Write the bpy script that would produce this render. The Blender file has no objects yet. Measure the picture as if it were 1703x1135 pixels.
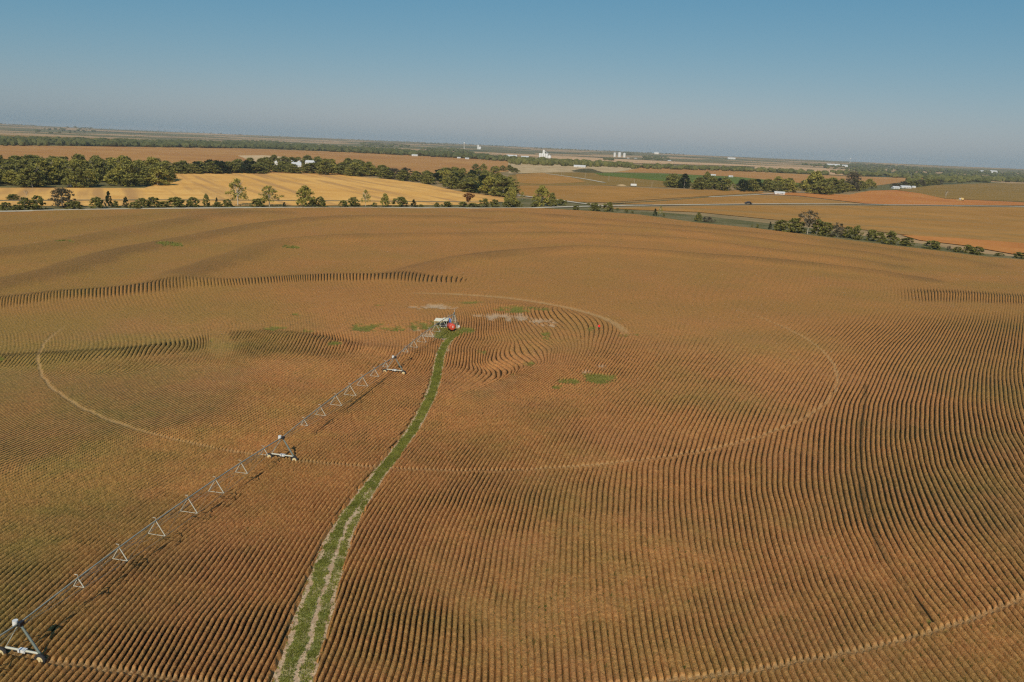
import bpy, math, random
import numpy as np
from mathutils import Vector, Matrix

random.seed(7); rng = np.random.default_rng(7)
SC = bpy.context.scene
COL = SC.collection
H = 47.5; F = 1310.0; AL = math.atan(74 / 1703); PIT = math.atan(323.2 / F)
SA, CA, SP, CP = math.sin(AL), math.cos(AL), math.sin(PIT), math.cos(PIT)

# ------------------------------------------------------------------ survey helpers
def G(px, py):
    """ground point (z = 0) of the land survey, from a bearing pair"""
    dx = np.asarray(px, float) - 851.5; dy = np.asarray(py, float) - 567.5
    u = (dx * CA + dy * SA) / F; v = (-dx * SA + dy * CA) / F
    den = np.maximum(SP + v * CP, 1e-5)
    zc = H / den
    return u * zc, zc * (CP - v * SP)
def GP(px, py):
    a, b = G(px, py); return (float(a), float(b))
def to_px(X, Y, Z=0.0):
    dz = Z - H
    zc = Y * CP - dz * SP
    u = X / zc; v = (-dz * CP - Y * SP) / zc
    dxp, dyp = u * F, v * F
    return 851.5 + dxp * CA - dyp * SA, 567.5 + dxp * SA + dyp * CA
def depth(px, py):
    dx = px - 851.5; dy = py - 567.5
    v = (-dx * SA + dy * CA) / F
    return H / (SP + v * CP)

# ------------------------------------------------------------------ object helpers
def tag(o, label=None, cat=None, group=None, kind=None):
    if label: o['label'] = label
    if cat: o['category'] = cat
    if group: o['group'] = group
    if kind: o['kind'] = kind
    return o
def empty(name, loc=(0, 0, 0), rz=0.0):
    o = bpy.data.objects.new(name, None); COL.objects.link(o)
    o.location = loc; o.rotation_euler = (0, 0, rz); o.empty_display_size = 0.5
    return o
def link(name, me, mat=None, parent=None):
    if mat is not None and not me.materials: me.materials.append(mat)
    o = bpy.data.objects.new(name, me); COL.objects.link(o)
    if parent: o.parent = parent
    return o

class MB:
    def __init__(s): s.v = []; s.f = []; s.sm = []
    def add(s, vs, fs, smooth=False):
        b = len(s.v); s.v += [tuple(p) for p in vs]
        s.f += [tuple(i + b for i in f) for f in fs]; s.sm += [smooth] * len(fs)
        return s
    def box(s, c, d, rz=0.0):
        cx, cy, cz = c; x, y, z = d[0] / 2, d[1] / 2, d[2] / 2
        ca, sa = math.cos(rz), math.sin(rz)
        vs = []
        for k in (-1, 1):
            for i, j in ((-1, -1), (1, -1), (1, 1), (-1, 1)):
                a, b = i * x, j * y
                vs.append((cx + a * ca - b * sa, cy + a * sa + b * ca, cz + k * z))
        return s.add(vs, [(3, 2, 1, 0), (4, 5, 6, 7), (0, 1, 5, 4), (1, 2, 6, 5), (2, 3, 7, 6), (3, 0, 4, 7)])
    def tube(s, a, b, r, r2=None, n=8, cap=True):
        a, b = Vector(a), Vector(b); r2 = r if r2 is None else r2
        d = (b - a).normalized()
        u = d.orthogonal().normalized(); w = d.cross(u)
        vs = []
        for p, rr in ((a, r), (b, r2)):
            for k in range(n):
                t = 2 * math.pi * k / n
                vs.append(p + (u * math.cos(t) + w * math.sin(t)) * rr)
        fs = [(k, (k + 1) % n, n + (k + 1) % n, n + k) for k in range(n)]
        s.add(vs, fs, True)
        if cap:
            s.add(vs[:n], [tuple(range(n - 1, -1, -1))]); s.add(vs[n:], [tuple(range(n))])
        return s
    def path(s, pts, r, n=8):
        for a, b in zip(pts, pts[1:]): s.tube(a, b, r, n=n)
        return s
    def lathe(s, prof, c=(0, 0, 0), n=24, smooth=True):
        vs = []; m = len(prof)
        for (r, z) in prof:
            for k in range(n):
                t = 2 * math.pi * k / n
                vs.append((c[0] + r * math.cos(t), c[1] + r * math.sin(t), c[2] + z))
        fs = [(i * n + k, i * n + (k + 1) % n, (i + 1) * n + (k + 1) % n, (i + 1) * n + k) for i in range(m - 1) for k in range(n)]
        return s.add(vs, fs, smooth)
    def mesh(s, name, mat=None):
        me = bpy.data.meshes.new(name); me.from_pydata(s.v, [], s.f)
        me.polygons.foreach_set('use_smooth', s.sm)
        if mat: me.materials.append(mat)
        me.update(); return me
    def build(s, name, mat, parent=None): return link(name, s.mesh(name, mat), None, parent)

def np_mesh(name, V, Fq, mat=None, smooth=False, attrs=None, nper=4):
    me = bpy.data.meshes.new(name)
    V = np.ascontiguousarray(V, np.float32); Fq = np.ascontiguousarray(Fq, np.int32)
    n = len(Fq)
    me.vertices.add(len(V)); me.vertices.foreach_set('co', V.ravel())
    me.loops.add(n * nper); me.loops.foreach_set('vertex_index', Fq.ravel())
    me.polygons.add(n); me.polygons.foreach_set('loop_start', np.arange(0, n * nper, nper, dtype=np.int32))
    me.polygons.foreach_set('use_smooth', np.full(n, smooth))
    me.update(calc_edges=True)
    for k, a in (attrs or {}).items():
        at = me.attributes.new(k, 'FLOAT', 'POINT'); at.data.foreach_set('value', np.ascontiguousarray(a, np.float32).ravel())
    if mat: me.materials.append(mat)
    return me

# ------------------------------------------------------------------ material helpers
class NT:
    def __init__(s, name):
        s.m = bpy.data.materials.new(name); s.m.use_nodes = True; s.t = s.m.node_tree
        for n in list(s.t.nodes): s.t.nodes.remove(n)
        s.out = s.n('ShaderNodeOutputMaterial')
    def n(s, ty, **kw):
        x = s.t.nodes.new(ty)
        for k, v in kw.items():
            if hasattr(x, k): setattr(x, k, v)
        return x
    def set(s, sock, v):
        if isinstance(v, bpy.types.NodeSocket): s.t.links.new(v, sock)
        elif v is not None: sock.default_value = (*v, 1.0) if isinstance(v, (tuple, list)) and len(v) == 3 and sock.type == 'RGBA' else v
    def attr(s, name): return s.n('ShaderNodeAttribute', attribute_name=name).outputs['Fac']
    def math(s, op, a, b=0.0, clamp=False):
        x = s.n('ShaderNodeMath', operation=op); x.use_clamp = clamp
        s.set(x.inputs[0], a); s.set(x.inputs[1], b); return x.outputs[0]
    def mix(s, f, a, b, mode='MIX'):
        x = s.n('ShaderNodeMix', data_type='RGBA', blend_type=mode)
        s.set(x.inputs[0], f); s.set(x.inputs[6], a); s.set(x.inputs[7], b); return x.outputs[2]
    def ramp(s, f, a, b, lo=0.0, hi=1.0, smooth=True):
        x = s.n('ShaderNodeMapRange'); x.interpolation_type = 'SMOOTHSTEP' if smooth else 'LINEAR'
        s.set(x.inputs[0], f); x.inputs[1].default_value = a; x.inputs[2].default_value = b
        x.inputs[3].default_value = lo; x.inputs[4].default_value = hi; return x.outputs[0]
    def noise(s, scale, detail=4, rough=.55, vec=None, out='Fac', dist=0.0):
        x = s.n('ShaderNodeTexNoise'); x.inputs['Scale'].default_value = scale
        x.inputs['Detail'].default_value = detail; x.inputs['Roughness'].default_value = rough
        x.inputs['Distortion'].default_value = dist
        s.set(x.inputs['Vector'], vec if vec is not None else s.pos()); return x.outputs[out]
    def pos(s):
        if not hasattr(s, '_g'): s._g = s.n('ShaderNodeNewGeometry').outputs['Position']
        return s._g
    def obj(s):
        if not hasattr(s, '_o'): s._o = s.n('ShaderNodeTexCoord').outputs['Object']
        return s._o
    def bsdf(s, col, rough=.9, spec=.15, metal=0.0, bump=None, bstr=.5, bdist=.1):
        b = s.n('ShaderNodeBsdfPrincipled'); s.set(b.inputs['Base Color'], col)
        s.set(b.inputs['Roughness'], rough); b.inputs['Specular IOR Level'].default_value = spec
        b.inputs['Metallic'].default_value = metal
        if bump is not None:
            x = s.n('ShaderNodeBump'); x.inputs['Strength'].default_value = bstr; x.inputs['Distance'].default_value = bdist
            s.set(x.inputs['Height'], bump); s.t.links.new(x.outputs[0], b.inputs['Normal'])
        s.t.links.new(b.outputs[0], s.out.inputs[0]); return s.m

def paint(name, c, rough=.5, spec=.4, metal=0.0, dirt=.25, dcol=(.16, .11, .06), sc=3.0):
    t = NT(name); n = t.noise(sc, 5, .6, t.obj())
    col = t.mix(t.ramp(n, .45, .8, 0, dirt), c, dcol)
    return t.bsdf(col, rough, spec, metal, n, .15, .02)

# ------------------------------------------------------------------ numpy noise
LAT = rng.random((512, 512))
def vn(x, y, s, seed=0):
    a_ = .6 + 1.37 * seed; x, y = (x * math.cos(a_) - y * math.sin(a_)) / s + 37.3 * seed + 2000, (x * math.sin(a_) + y * math.cos(a_)) / s + 91.7 * seed + 2000
    xi = np.floor(x).astype(np.int64); yi = np.floor(y).astype(np.int64); fx = x - xi; fy = y - yi
    fx = fx * fx * (3 - 2 * fx); fy = fy * fy * (3 - 2 * fy)
    a = LAT[xi & 511, yi & 511]; b = LAT[(xi + 1) & 511, yi & 511]; c = LAT[xi & 511, (yi + 1) & 511]; d = LAT[(xi + 1) & 511, (yi + 1) & 511]
    return (a * (1 - fx) + b * fx) * (1 - fy) + (c * (1 - fx) + d * fx) * fy - .5
def sst(a, b, x):
    t = np.clip((x - a) / (b - a), 0, 1); return t * t * (3 - 2 * t)
def poly_dist(X, Y, pts):
    """distance to a polyline, signed offset (right positive) and arc length"""
    best = np.full(X.shape, 1e9); sg = np.zeros(X.shape); arc = np.zeros(X.shape); s0 = 0.0
    for (ax, ay), (bx, by) in zip(pts, pts[1:]):
        dx, dy = bx - ax, by - ay; L = math.hypot(dx, dy)
        t = np.clip(((X - ax) * dx + (Y - ay) * dy) / (L * L), 0, 1)
        qx = X - ax - t * dx; qy = Y - ay - t * dy; d = np.hypot(qx, qy)
        m = d < best; best = np.where(m, d, best)
        sg = np.where(m, np.sign(qx * dy - qy * dx) * d, sg); arc = np.where(m, s0 + t * L, arc); s0 += L
    return best, sg, arc
def smooth_line(pts, n=4):
    """Catmull-Rom through the points"""
    P = [np.array(p, float) for p in pts]; P = [2 * P[0] - P[1]] + P + [2 * P[-1] - P[-2]]; out = []
    for i in range(1, len(P) - 2):
        for k in range(n):
            t = k / n; a, b, c, d = P[i - 1:i + 3]
            out.append(tuple(.5 * ((2 * b) + (-a + c) * t + (2 * a - 5 * b + 4 * c - d) * t * t + (-a + 3 * b - 3 * c + d) * t ** 3)))
    out.append(tuple(P[-2])); return out
def wl(pts, n=2): return [GP(*p) for p in smooth_line(pts, n)]

# ------------------------------------------------------------------ terraces (real relief of the field)
TERR = [  # polyline, height, width
    (wl([(-90, 512), (0, 506), (100, 495), (200, 488), (300, 479), (400, 474), (500, 467), (600, 464), (745, 467)]), 1.1, 6.0),
    (wl([(-90, 612), (0, 604), (100, 600), (200, 594), (280, 584), (352, 570)]), .8, 4.2),
    (wl([(385, 562), (440, 561), (500, 566), (548, 578), (600, 584), (660, 588), (720, 594), (790, 592), (840, 580)]), .55, 3.6),
    (wl([(-90, 500), (0, 479), (94, 458), (188, 428), (300, 405), (422, 380), (517, 368), (650, 364), (800, 365)]), 1.9, 8.0),
    (wl([(-90, 440), (0, 426), (94, 412), (202, 391), (329, 366), (470, 356)]), 2.1, 9.0),
    (wl([(-90, 395), (0, 386), (150, 371), (300, 360), (400, 353)]), 2.0, 10.0),
    (wl([(263, 484), (329, 455), (404, 428), (470, 406), (610, 397), (800, 394), (930, 393), (1065, 398), (1171, 406), (1330, 428), (1490, 447)]), 1.9, 8.0),
    (wl([(650, 466), (720, 447), (800, 431), (906, 420), (1012, 418), (1171, 430), (1330, 444), (1540, 468)]), 1.9, 7.0),
    (wl([(800, 353), (960, 366), (1171, 385), (1383, 408), (1648, 446)]), 2.1, 9.0),
    (wl([(800, 373), (1000, 378), (1170, 392), (1350, 414), (1500, 434)]), 1.7, 8.0),
    (wl([(1500, 492), (1600, 494), (1703, 499), (1800, 505)]), .9, 6.0),
    (wl([(760, 508), (850, 512), (950, 528), (1020, 545)]), .5, 4.5),
]
def terrain(X, Y, out=None):
    Z = np.zeros(np.shape(X))
    for pts, h, w in TERR:
        d, sg, arc = poly_dist(X, Y, pts)
        if out is not None: out.append(d)
        L = sum(math.dist(a, b) for a, b in zip(pts, pts[1:]))
        end = sst(0, 18, arc) * sst(0, 18, L - arc)
        Z = Z + h * np.exp(-(d / w) ** 2) * (.25 + .75 * end)
    Z = Z + .5 * vn(X, Y, 60, 3) + .3 * vn(X, Y, 23, 4)
    return Z

# ------------------------------------------------------------------ crop row phase field
ROWS = [(50,1120,46),(100,1000,42),(0,900,32),(0,750,22),(150,800,30),(280,880,38),(400,1000,54),(375,1090,62),(300,1000,50),
 (450,1050,66),(480,950,60),(520,850,52),(400,850,42),(300,800,33),(550,780,42),(450,700,31),(600,700,34),(680,640,32),(250,680,21),
 (100,680,18),(20,650,17),(200,640,17),(500,610,27),(520,575,48),(545,577,52),(460,562,42),(495,548,80),(400,560,50),(300,625,18),
 (60,575,125),(180,572,125),(290,562,130),(60,590,95),(180,584,95),(290,573,95),(60,605,45),(180,600,42),(290,590,42),(0,640,20),
 (50,545,148),(150,545,148),(300,540,148),(200,525,145),(20,530,140),(420,530,140),
 (20,506,90),(120,496,90),(220,489,90),(320,480,90),(420,473,90),(520,468,90),(620,466,90),(710,467,95),
 (20,518,125),(120,508,125),(220,500,125),(320,492,128),(420,484,128),(520,478,130),(620,476,135),(710,476,140),
 (20,492,48),(120,482,45),(220,474,42),(320,465,40),(420,459,40),(520,455,38),(620,452,38),(710,454,40),
 (560,500,145),(700,510,150),(600,550,135),(580,565,120),(640,568,120),(600,578,95),(660,583,95),(700,588,95),(620,592,55),(690,600,50),
 (770,600,60),(790,590,70),(780,570,42),(800,550,60),(838,560,110),(810,575,48),(870,562,150),(900,575,155),(905,545,140),(935,555,115),(960,560,75),(985,562,48),(960,590,48),
 (830,610,158),(870,600,155),(900,615,30),(892,628,28),(940,640,30),(1000,600,38),(1050,600,42),(1100,600,40),(800,655,30),(770,625,30),
 (560,1110,66),(620,1060,73),(700,1060,82),(800,1060,91),(900,1080,93),(980,1050,95),(1100,1080,100),(1250,1080,112),(1400,1000,118),(1430,930,115),(1500,950,124),(1600,920,130),
 (1650,1080,132),(1500,1100,128),(1600,1000,130),(1000,900,92),(1100,950,97),(1200,950,103),(1300,950,108),(1100,800,86),(1200,800,88),(1200,860,96),
 (1300,780,86),(1330,840,104),(1400,720,88),(1400,770,91),(1460,790,102),(1450,700,83),(1500,700,88),(1550,750,104),(1600,700,92),(1650,700,102),
 (1600,800,120),(1650,830,126),(1690,750,116),(1400,650,63),(1500,650,72),(1600,650,82),(1690,650,94),(1550,600,62),(1650,600,75),(1600,560,65),(1690,560,78),
 (1350,600,45),(1300,650,50),(1300,700,60),(1250,750,72),(1150,750,68),(1100,750,63),(1050,750,60),(1100,700,50),(1000,700,48),(1000,650,38),(1100,650,42),
 (1200,650,45),(1200,600,38),(1300,560,33),(1450,560,45),(950,750,58),(900,700,50),(850,700,43),(800,700,40),(800,750,48),(880,765,58),(850,800,60),
 (750,800,54),(700,800,50),(720,850,58),(650,900,63),(750,950,73),(850,950,84),(950,900,85),(800,850,68),(900,850,78),(1000,850,84),(600,1000,70),
 (880,645,32),(1540,492,120),(1620,493,95),(1690,497,95),(1600,520,75),(1690,520,80),(1640,478,125),(1690,480,120),(1500,520,60),(1560,470,140),
 (1060,530,140),(1100,560,40),(1150,540,32),(1300,510,35),(1200,480,25),(1400,500,50),(1000,520,150),(900,500,25),(1000,470,18),(800,480,25),
 (200,440,22),(100,400,22),(400,420,20),(600,430,16),(600,380,12),(900,420,10),(1200,440,12),(900,370,9),(1650,455,150),(1500,455,150),(1300,400,9),(150,370,14)]
def image_to_world_angle(px, py, th):
    e = .5; a, b = G(px, py); c, d = G(px + e * np.cos(th), py - e * np.sin(th))
    return np.arctan2(d - b, c - a)
def row_field():
    R = np.array(ROWS, float)
    g = 2.5; xs = np.arange(-430, 500, g); ys = np.arange(22, 650, g)
    X, Y = np.meshgrid(xs + g / 2, ys + g / 2); X = X[:-1, :-1]; Y = Y[:-1, :-1]
    px, py = to_px(X, Y); px = np.clip(px, -150, 1850); py = np.clip(py, 345, 1220)
    ny_, nx_ = X.shape
    num = np.zeros(X.shape); den = np.zeros(X.shape)
    for (a, b, t) in R:
        yd = np.clip((b - 240) / 500, .25, 1.0)      # finer influence far away
        d2 = ((px - a) / (1.0)) ** 2 * .6 + ((py - b) * 1.9 / yd ** .5) ** 2
        w = 1 / (d2 + 8 ** 2 * yd) ** 2; num += w * t; den += w
    th = np.radians(num / den)
    wa = image_to_world_angle(px, py, th)
    tx, ty = np.cos(wa), np.sin(wa); nx, ny = ty, -tx
    k = 1 / (.78 + .12 * sst(700, 1050, px) - .13 * sst(160, 200, np.hypot(X, Y)))
    ph = np.zeros((len(ys), len(xs))); XX, YY = np.meshgrid(xs, ys); ph = XX * 1.0
    w1, w2, w3 = 1.0, .30, .005
    OM = np.clip(110 / np.hypot(X, Y), .62, 1.2) ** 3 + .8 * (1 - sst(.8, 1.3, np.hypot((px - 860) / 200, (py - 570) / 50))) + .9 * (1 - sst(.6, 1.3, np.hypot((px - 180) / 300, (py - 790) / 150))); O1 = OM ** .3
    def grad(p):
        return ((p[:-1, 1:] - p[:-1, :-1]) + (p[1:, 1:] - p[1:, :-1])) / (2 * g), ((p[1:, :-1] - p[:-1, :-1]) + (p[1:, 1:] - p[:-1, 1:])) / (2 * g)
    def gradT(a, b):
        o = np.zeros((len(ys), len(xs))); a = a / (2 * g); b = b / (2 * g)
        o[:-1, 1:] += a + 0; o[:-1, :-1] -= a; o[1:, 1:] += a; o[1:, :-1] -= a
        o[1:, :-1] += b; o[:-1, :-1] -= b; o[1:, 1:] += b; o[:-1, 1:] -= b
        return o
    def A(p):
        gx, gy = grad(p); r1 = O1 * w1 * (gx * tx + gy * ty); r2 = OM * w2 * (gx * nx + gy * ny)
        o = gradT(w1 * r1 * tx + w2 * r2 * nx, w1 * r1 * ty + w2 * r2 * ny)
        dxx = np.zeros_like(p); e = (p[:, 2:] - 2 * p[:, 1:-1] + p[:, :-2]) * w3 / g ** 2
        dxx[:, 2:] += e; dxx[:, 1:-1] -= 2 * e; dxx[:, :-2] += e
        e = (p[2:] - 2 * p[1:-1] + p[:-2]) * w3 / g ** 2
        dxx[2:] += e; dxx[1:-1] -= 2 * e; dxx[:-2] += e
        return o + dxx * w3
    b = gradT(OM * w2 * w2 * k * nx, OM * w2 * w2 * k * ny)
    r = b - A(ph); p = r.copy(); rs = (r * r).sum()
    for it in range(1600):
        Ap = A(p); al = rs / (p * Ap).sum(); ph += al * p; r -= al * Ap
        rn = (r * r).sum()
        if rn < 1e-9 * len(xs) * len(ys): break
        p = r + rn / rs * p; rs = rn
    return xs, ys, g, ph
PXS, PYS, PG, PH = row_field()
def phase_at(X, Y):
    u = np.clip((X - PXS[0]) / PG, 1, len(PXS) - 3.001); v = np.clip((Y - PYS[0]) / PG, 1, len(PYS) - 3.001)
    i = u.astype(int); j = v.astype(int); fx = u - i; fy = v - j
    def w(t): return (-.5 * t + t * t - .5 * t ** 3, 1 - 2.5 * t * t + 1.5 * t ** 3, .5 * t + 2 * t * t - 1.5 * t ** 3, -.5 * t * t + .5 * t ** 3)
    wx, wy = w(fx), w(fy); o = 0
    for b in range(4):
        row = 0
        for a in range(4): row = row + wx[a] * PH[j + b - 1, i + a - 1]
        o = o + wy[b] * row
    return o

def idw(px, py, S, e=60.0):
    num = 0; den = 0
    for a, b, t in S:
        w = 1 / (((px - a) ** 2 + ((py - b) * 1.6) ** 2 + e * e)) ** 2; num = num + w * t; den = den + w
    return num / den
GREEN = [(50,400,1.0),(50,550,.95),(300,400,.8),(300,550,.8),(300,700,.5),(100,850,.5),(100,700,.6),(600,400,.4),(600,520,.1),(800,600,.1),(500,620,.35),
 (400,680,.5),(900,450,.25),(1200,450,.3),(1500,450,.55),(1650,470,.55),(1100,600,.1),(1400,600,.15),(1000,900,.1),(1300,950,.2),(1600,800,.4),(1600,950,.5),
 (700,900,.08),(400,1000,.2),(1650,1100,.45),(200,1050,.35),(650,800,.05),(850,700,.1)]
# furrow openness: how far apart the canopies stand
OPEN = [(720,1060,.45),(560,900,.7),(800,950,.35),(880,1060,.12),(950,950,.2),(900,1000,.15),(620,1050,.65),(400,1050,.95),(200,950,.95),(700,800,.8),(1100,900,.35),(1050,1050,.2),(1250,1050,.45),(1500,1050,.7),(1600,800,.9),
 (1600,650,.85),(1450,700,.8),(1200,800,.5),(1300,700,.55),(1300,620,.3),(1100,600,.5),(800,640,.6),(850,570,1.0),(1000,600,.7),(300,700,.85),(100,750,.95),(200,830,1.0),(500,620,.6),(500,570,1.1),
 (200,590,1.1),(200,490,1.2),(500,467,1.2),(200,540,.4),(300,430,.3),(1000,450,.3),(1650,500,1.1),(600,740,.9),(700,590,.9),(950,700,.5),(1000,760,.35)]
WEED = [  # cx, cy, rx, ry px, strength
 (722,546,36,9,1),(748,556,26,9,1),(775,552,12,5,.9),(620,551,38,7,.9),(592,547,12,4,.7),(655,552,16,5,.8),(1000,631,34,8,1),(948,638,20,6,.8),(930,648,10,4,.6),
 (455,551,26,3.5,.8),(512,556,12,4,.7),(557,579,9,4,1),(985,549,9,3.5,1),(1045,560,26,2,.7),(908,561,9,6,.8),(880,606,9,5,.8),(800,590,7,3,.5),(870,518,50,3.5,.7),(795,507,30,2.5,.6),
 (0,603,9,5,1),(352,572,6,2.5,.8),(283,413,20,2.5,.8),(482,414,14,1.6,.7),(100,411,25,1.6,.5),(940,543,12,4,.5),(630,515,10,3,.5),(490,529,8,3,.5),(1547,1035,12,9,.6),(1565,1055,16,6,.5),
 (800,778,8,4,.4),(448,576,14,4,.5),(985,655,10,4,.5),(845,625,14,4,.4)]
BARE = [(838,529,42,6,.9),(720,515,36,5,.6),(905,540,22,6,.6),(722,563,20,5,1),(745,578,5,8,1),(1000,610,20,6,.4),(690,553,10,3,.5),(970,620,30,8,.3)]
PIV = GP(755, 546); TWA, TWB, TWC = GP(650, 622), GP(463, 766), GP(40, 1101)
AX = np.array(TWC) - np.array(PIV); SPANL = np.linalg.norm(AX) / 3.02; AX = AX / np.linalg.norm(AX)
TW = [tuple(np.array(PIV) + AX * s) for s in (np.linalg.norm(np.array(TWA) - PIV), np.linalg.norm(np.array(TWB) - PIV), np.linalg.norm(np.array(TWC) - PIV), np.linalg.norm(np.array(TWC) - PIV) + 49.0)]
RAD = [math.dist(t, PIV) for t in TW]
LANE = wl([(470, 1230), (487, 1135), (514, 1050), (541, 960), (572, 880), (612, 815), (657, 755), (692, 705), (719, 650), (731, 600), (741, 572), (760, 556)], 5)
LANE_L = sum(math.dist(a, b) for a, b in zip(LANE, LANE[1:]))

def patches(px, py, L):
    m = np.zeros(np.shape(px))
    for cx, cy, rx, ry, s in L:
        q = ((px - cx) / rx) ** 2 + ((py - cy) / ry) ** 2
        m = np.maximum(m, s * np.clip(1.0 - q * .55, 0, 1))
    return m

def mask(x, y, px, py, L, a=.36, b=.80):
    m = patches(px, py, L); k = m > 0
    return sst(a, b, m + (1.1 * vn(x, y, 3.2, 31) + .8 * vn(x, y, 1.1, 32) + .4 * vn(x, y, .5, 36)) * k)
def build_field():
    edge = [(-300, 378), (-80, 356.5), (0, 352.5), (200, 349.7), (400, 348), (700, 347.3), (900, 347.5), (960, 351), (1000, 353.5), (1060, 357.5), (1160, 371), (1260, 381), (1340, 392), (1480, 409.5), (1620, 426.5), (1703, 434), (1900, 458)]
    E = np.array([GP(*p) for p in edge]); eaz = np.arctan2(E[:, 0], E[:, 1]); er = np.hypot(E[:, 0], E[:, 1])
    NA, NR = 1800, 1180
    az = np.radians(np.linspace(-43, 43, NA)); redge = np.interp(az, eaz, er)
    t = np.linspace(0, 1, NR)[:, None]; r0 = 33.0
    inv = (1 / r0) * (1 - t) + (1 / redge)[None, :] * t; R = 1 / inv
    X = R * np.sin(az)[None, :]; Y = R * np.cos(az)[None, :]
    px, py = to_px(X, Y)
    ph = phase_at(X, Y)
    ph = ph + .12 * vn(X, Y, 5.0, 11) + .05 * vn(X, Y, 2.3, 12) + .035 * vn(X, Y, .83, 13) + .035 * vn(X, Y, .37, 14)
    dph = np.maximum(np.abs(np.gradient(ph, axis=0)), np.abs(np.gradient(ph, axis=1)))
    fade = 1 - sst(.26, .52, dph)
    op = np.clip(idw(px, py, OPEN, 35) + .28 * vn(X, Y, 9, 20) + .3 * vn(X, Y, 2.2, 21), 0.03, 1.3)
    band = np.zeros(X.shape); TD = []; ZT = terrain(X, Y, TD); wob = 2 * vn(X, Y, 8, 24)
    for k, wd, st in ((0, 8.0, .8), (1, 6.0, .85), (2, 5.0, .75), (10, 15, .75)):
        band = np.maximum(band, st * (1 - .6 * (k == 2) * sst(550, 600, px)) * (1 - (k == 10) * (1 - sst(1470, 1560, px))) * (1 - sst(wd * .5, wd * 1.15, TD[k] + wob)))
    dark_band = np.zeros(X.shape)  # darker crop colour along the terrace lines, in place of open furrows
    for k, wd, st in ((3, 9, 1.0), (4, 11, .9), (5, 12, .7), (6, 9, .9), (7, 9, 1.0), (8, 11, .9), (9, 8, .7)):
        dark_band = np.maximum(dark_band, st * (1 - sst(wd * .45, wd * 1.2, TD[k] + 1.5 * wob)))
    dark_band = dark_band * (.8 + .8 * vn(X, Y, 28, 26))
    sd_, _s, _a = poly_dist(X, Y, wl([(1440, 640), (1431, 720), (1430, 800), (1443, 870), (1482, 950), (1547, 1036)]))
    seam = (1 - sst(.25, .6, sd_ + .5 * vn(X, Y, 2.5, 27))) * np.clip(.8 + 1.2 * vn(X, Y, 9, 28), 0, 1); dark_band = np.maximum(dark_band, seam * 1.2)
    zone = .75 - .75 * sst(.6, 1.2, np.hypot((px - 880) / 190, (py - 570) / 62)); right = sst(1180, 1420, px + (py - 560) * 1.0) * sst(505, 560, py) * .9
    lowl = 1 - sst(.7, 1.2, np.hypot((px - 500) / 110, (py - 583) / 26))
    vis = np.maximum.reduce([band, zone, right, lowl * .8, 1 - sst(165, 235, R + 32 * (1 - sst(620, 850, px)))])
    op = (op * 1.1 + .2) * (.16 + .84 * vis)
    op = op * (1 - .5 * (1 - sst(.5, 1.2, np.hypot((px - 900) / 110, (py - 575) / 48)))) * (1 - .85 * (1 - sst(.5, 1.3, np.hypot((px - 366) / 22, (py - 572) / 26))))
    weed = mask(X, Y, px, py, WEED)
    bare = mask(X + 50, Y, px, py, BARE, .4, .9)
    ld, lo, la = poly_dist(X, Y, LANE)
    lw = 1 - .38 * sst(.12, .42, la / LANE_L)
    lane = 1 - sst(1.7, 2.15, (ld + .35 * vn(X, Y, .8, 35)) / lw)
    rp = np.hypot(X - PIV[0], Y - PIV[1]); track = np.zeros(X.shape)
    for k, rr in enumerate(RAD[:3]):
        th = np.degrees(np.arctan2(X - PIV[0], Y - PIV[1]))      # 0 = away, 90 = right
        s = (sst(-30, -5, th) * (1 - sst(80, 95, th)) * .95,
             .8 + .1 * sst(-150, -140, th) - .9 * sst(-109, -98, th) * (1 - sst(55, 80, th)),
             .85 + .0 * th)[k] * (1 if k < 2 else 1 - sst(190, 230, R))
        wd = (1.2, .32, .40)[k]
        track = np.maximum(track, s * (1 - sst(wd * .5, wd * 1.3, np.abs(rp - rr + .4 * vn(X, Y, 3, 41) + .4 * vn(X, Y, .7, 42)))))
    green = np.clip(idw(px, py, GREEN, 90) + .75 * vn(X, Y, 22, 51) + .4 * vn(X, Y, 7, 52), 0, 1)
    d = np.abs((ph % 1.0) - .5) * 2                      # 0 on the row, 1 in the furrow
    fw = .10 + .30 * np.clip(op, 0, 1.3)
    prof = 1 - sst(.66 - .32 * np.clip(op, 0, 1), 1.0, d)
    amp = .62 * np.clip(.03 + op * 1.25, 0, 1) * (1 - .35 * sst(150, 230, R))
    tops = .045 * vn(X, Y, .57, 61) + .07 * vn(X, Y, 1.9, 62) + .045 * vn(X, Y, .33, 64) + .06 * vn(X, Y, .21, 63)
    res = 1 - .6 * sst(120, 260, R)
    h = prof * amp * fade + .62 * (1 - amp / .62) * fade + (1 - fade) * .45 + tops * res * (.4 + .6 * prof)
    keep = (1 - lane) * (1 - .75 * bare) * (1 - .55 * weed) * (1 - .35 * track) * (1 - .5 * seam)
    h = h * keep
    Z = ZT + h
    V = np.stack([X, Y, Z], -1).reshape(-1, 3)
    i = np.arange(NR - 1)[:, None] * NA + np.arange(NA - 1)[None, :]
    Fq = np.stack([i, i + 1, i + 1 + NA, i + NA], -1).reshape(-1, 4)
    # ---- material
    t = NT('ripe_soybean_field'); P = t.pos()
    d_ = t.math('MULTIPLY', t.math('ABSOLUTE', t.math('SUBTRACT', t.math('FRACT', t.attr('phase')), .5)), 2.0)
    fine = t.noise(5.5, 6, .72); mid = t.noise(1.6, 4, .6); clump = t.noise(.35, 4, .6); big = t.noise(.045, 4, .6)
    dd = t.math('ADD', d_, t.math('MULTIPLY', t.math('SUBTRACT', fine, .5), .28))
    thr = t.math('SUBTRACT', 1.0, t.math('MULTIPLY', t.attr('open'), .36))
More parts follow.
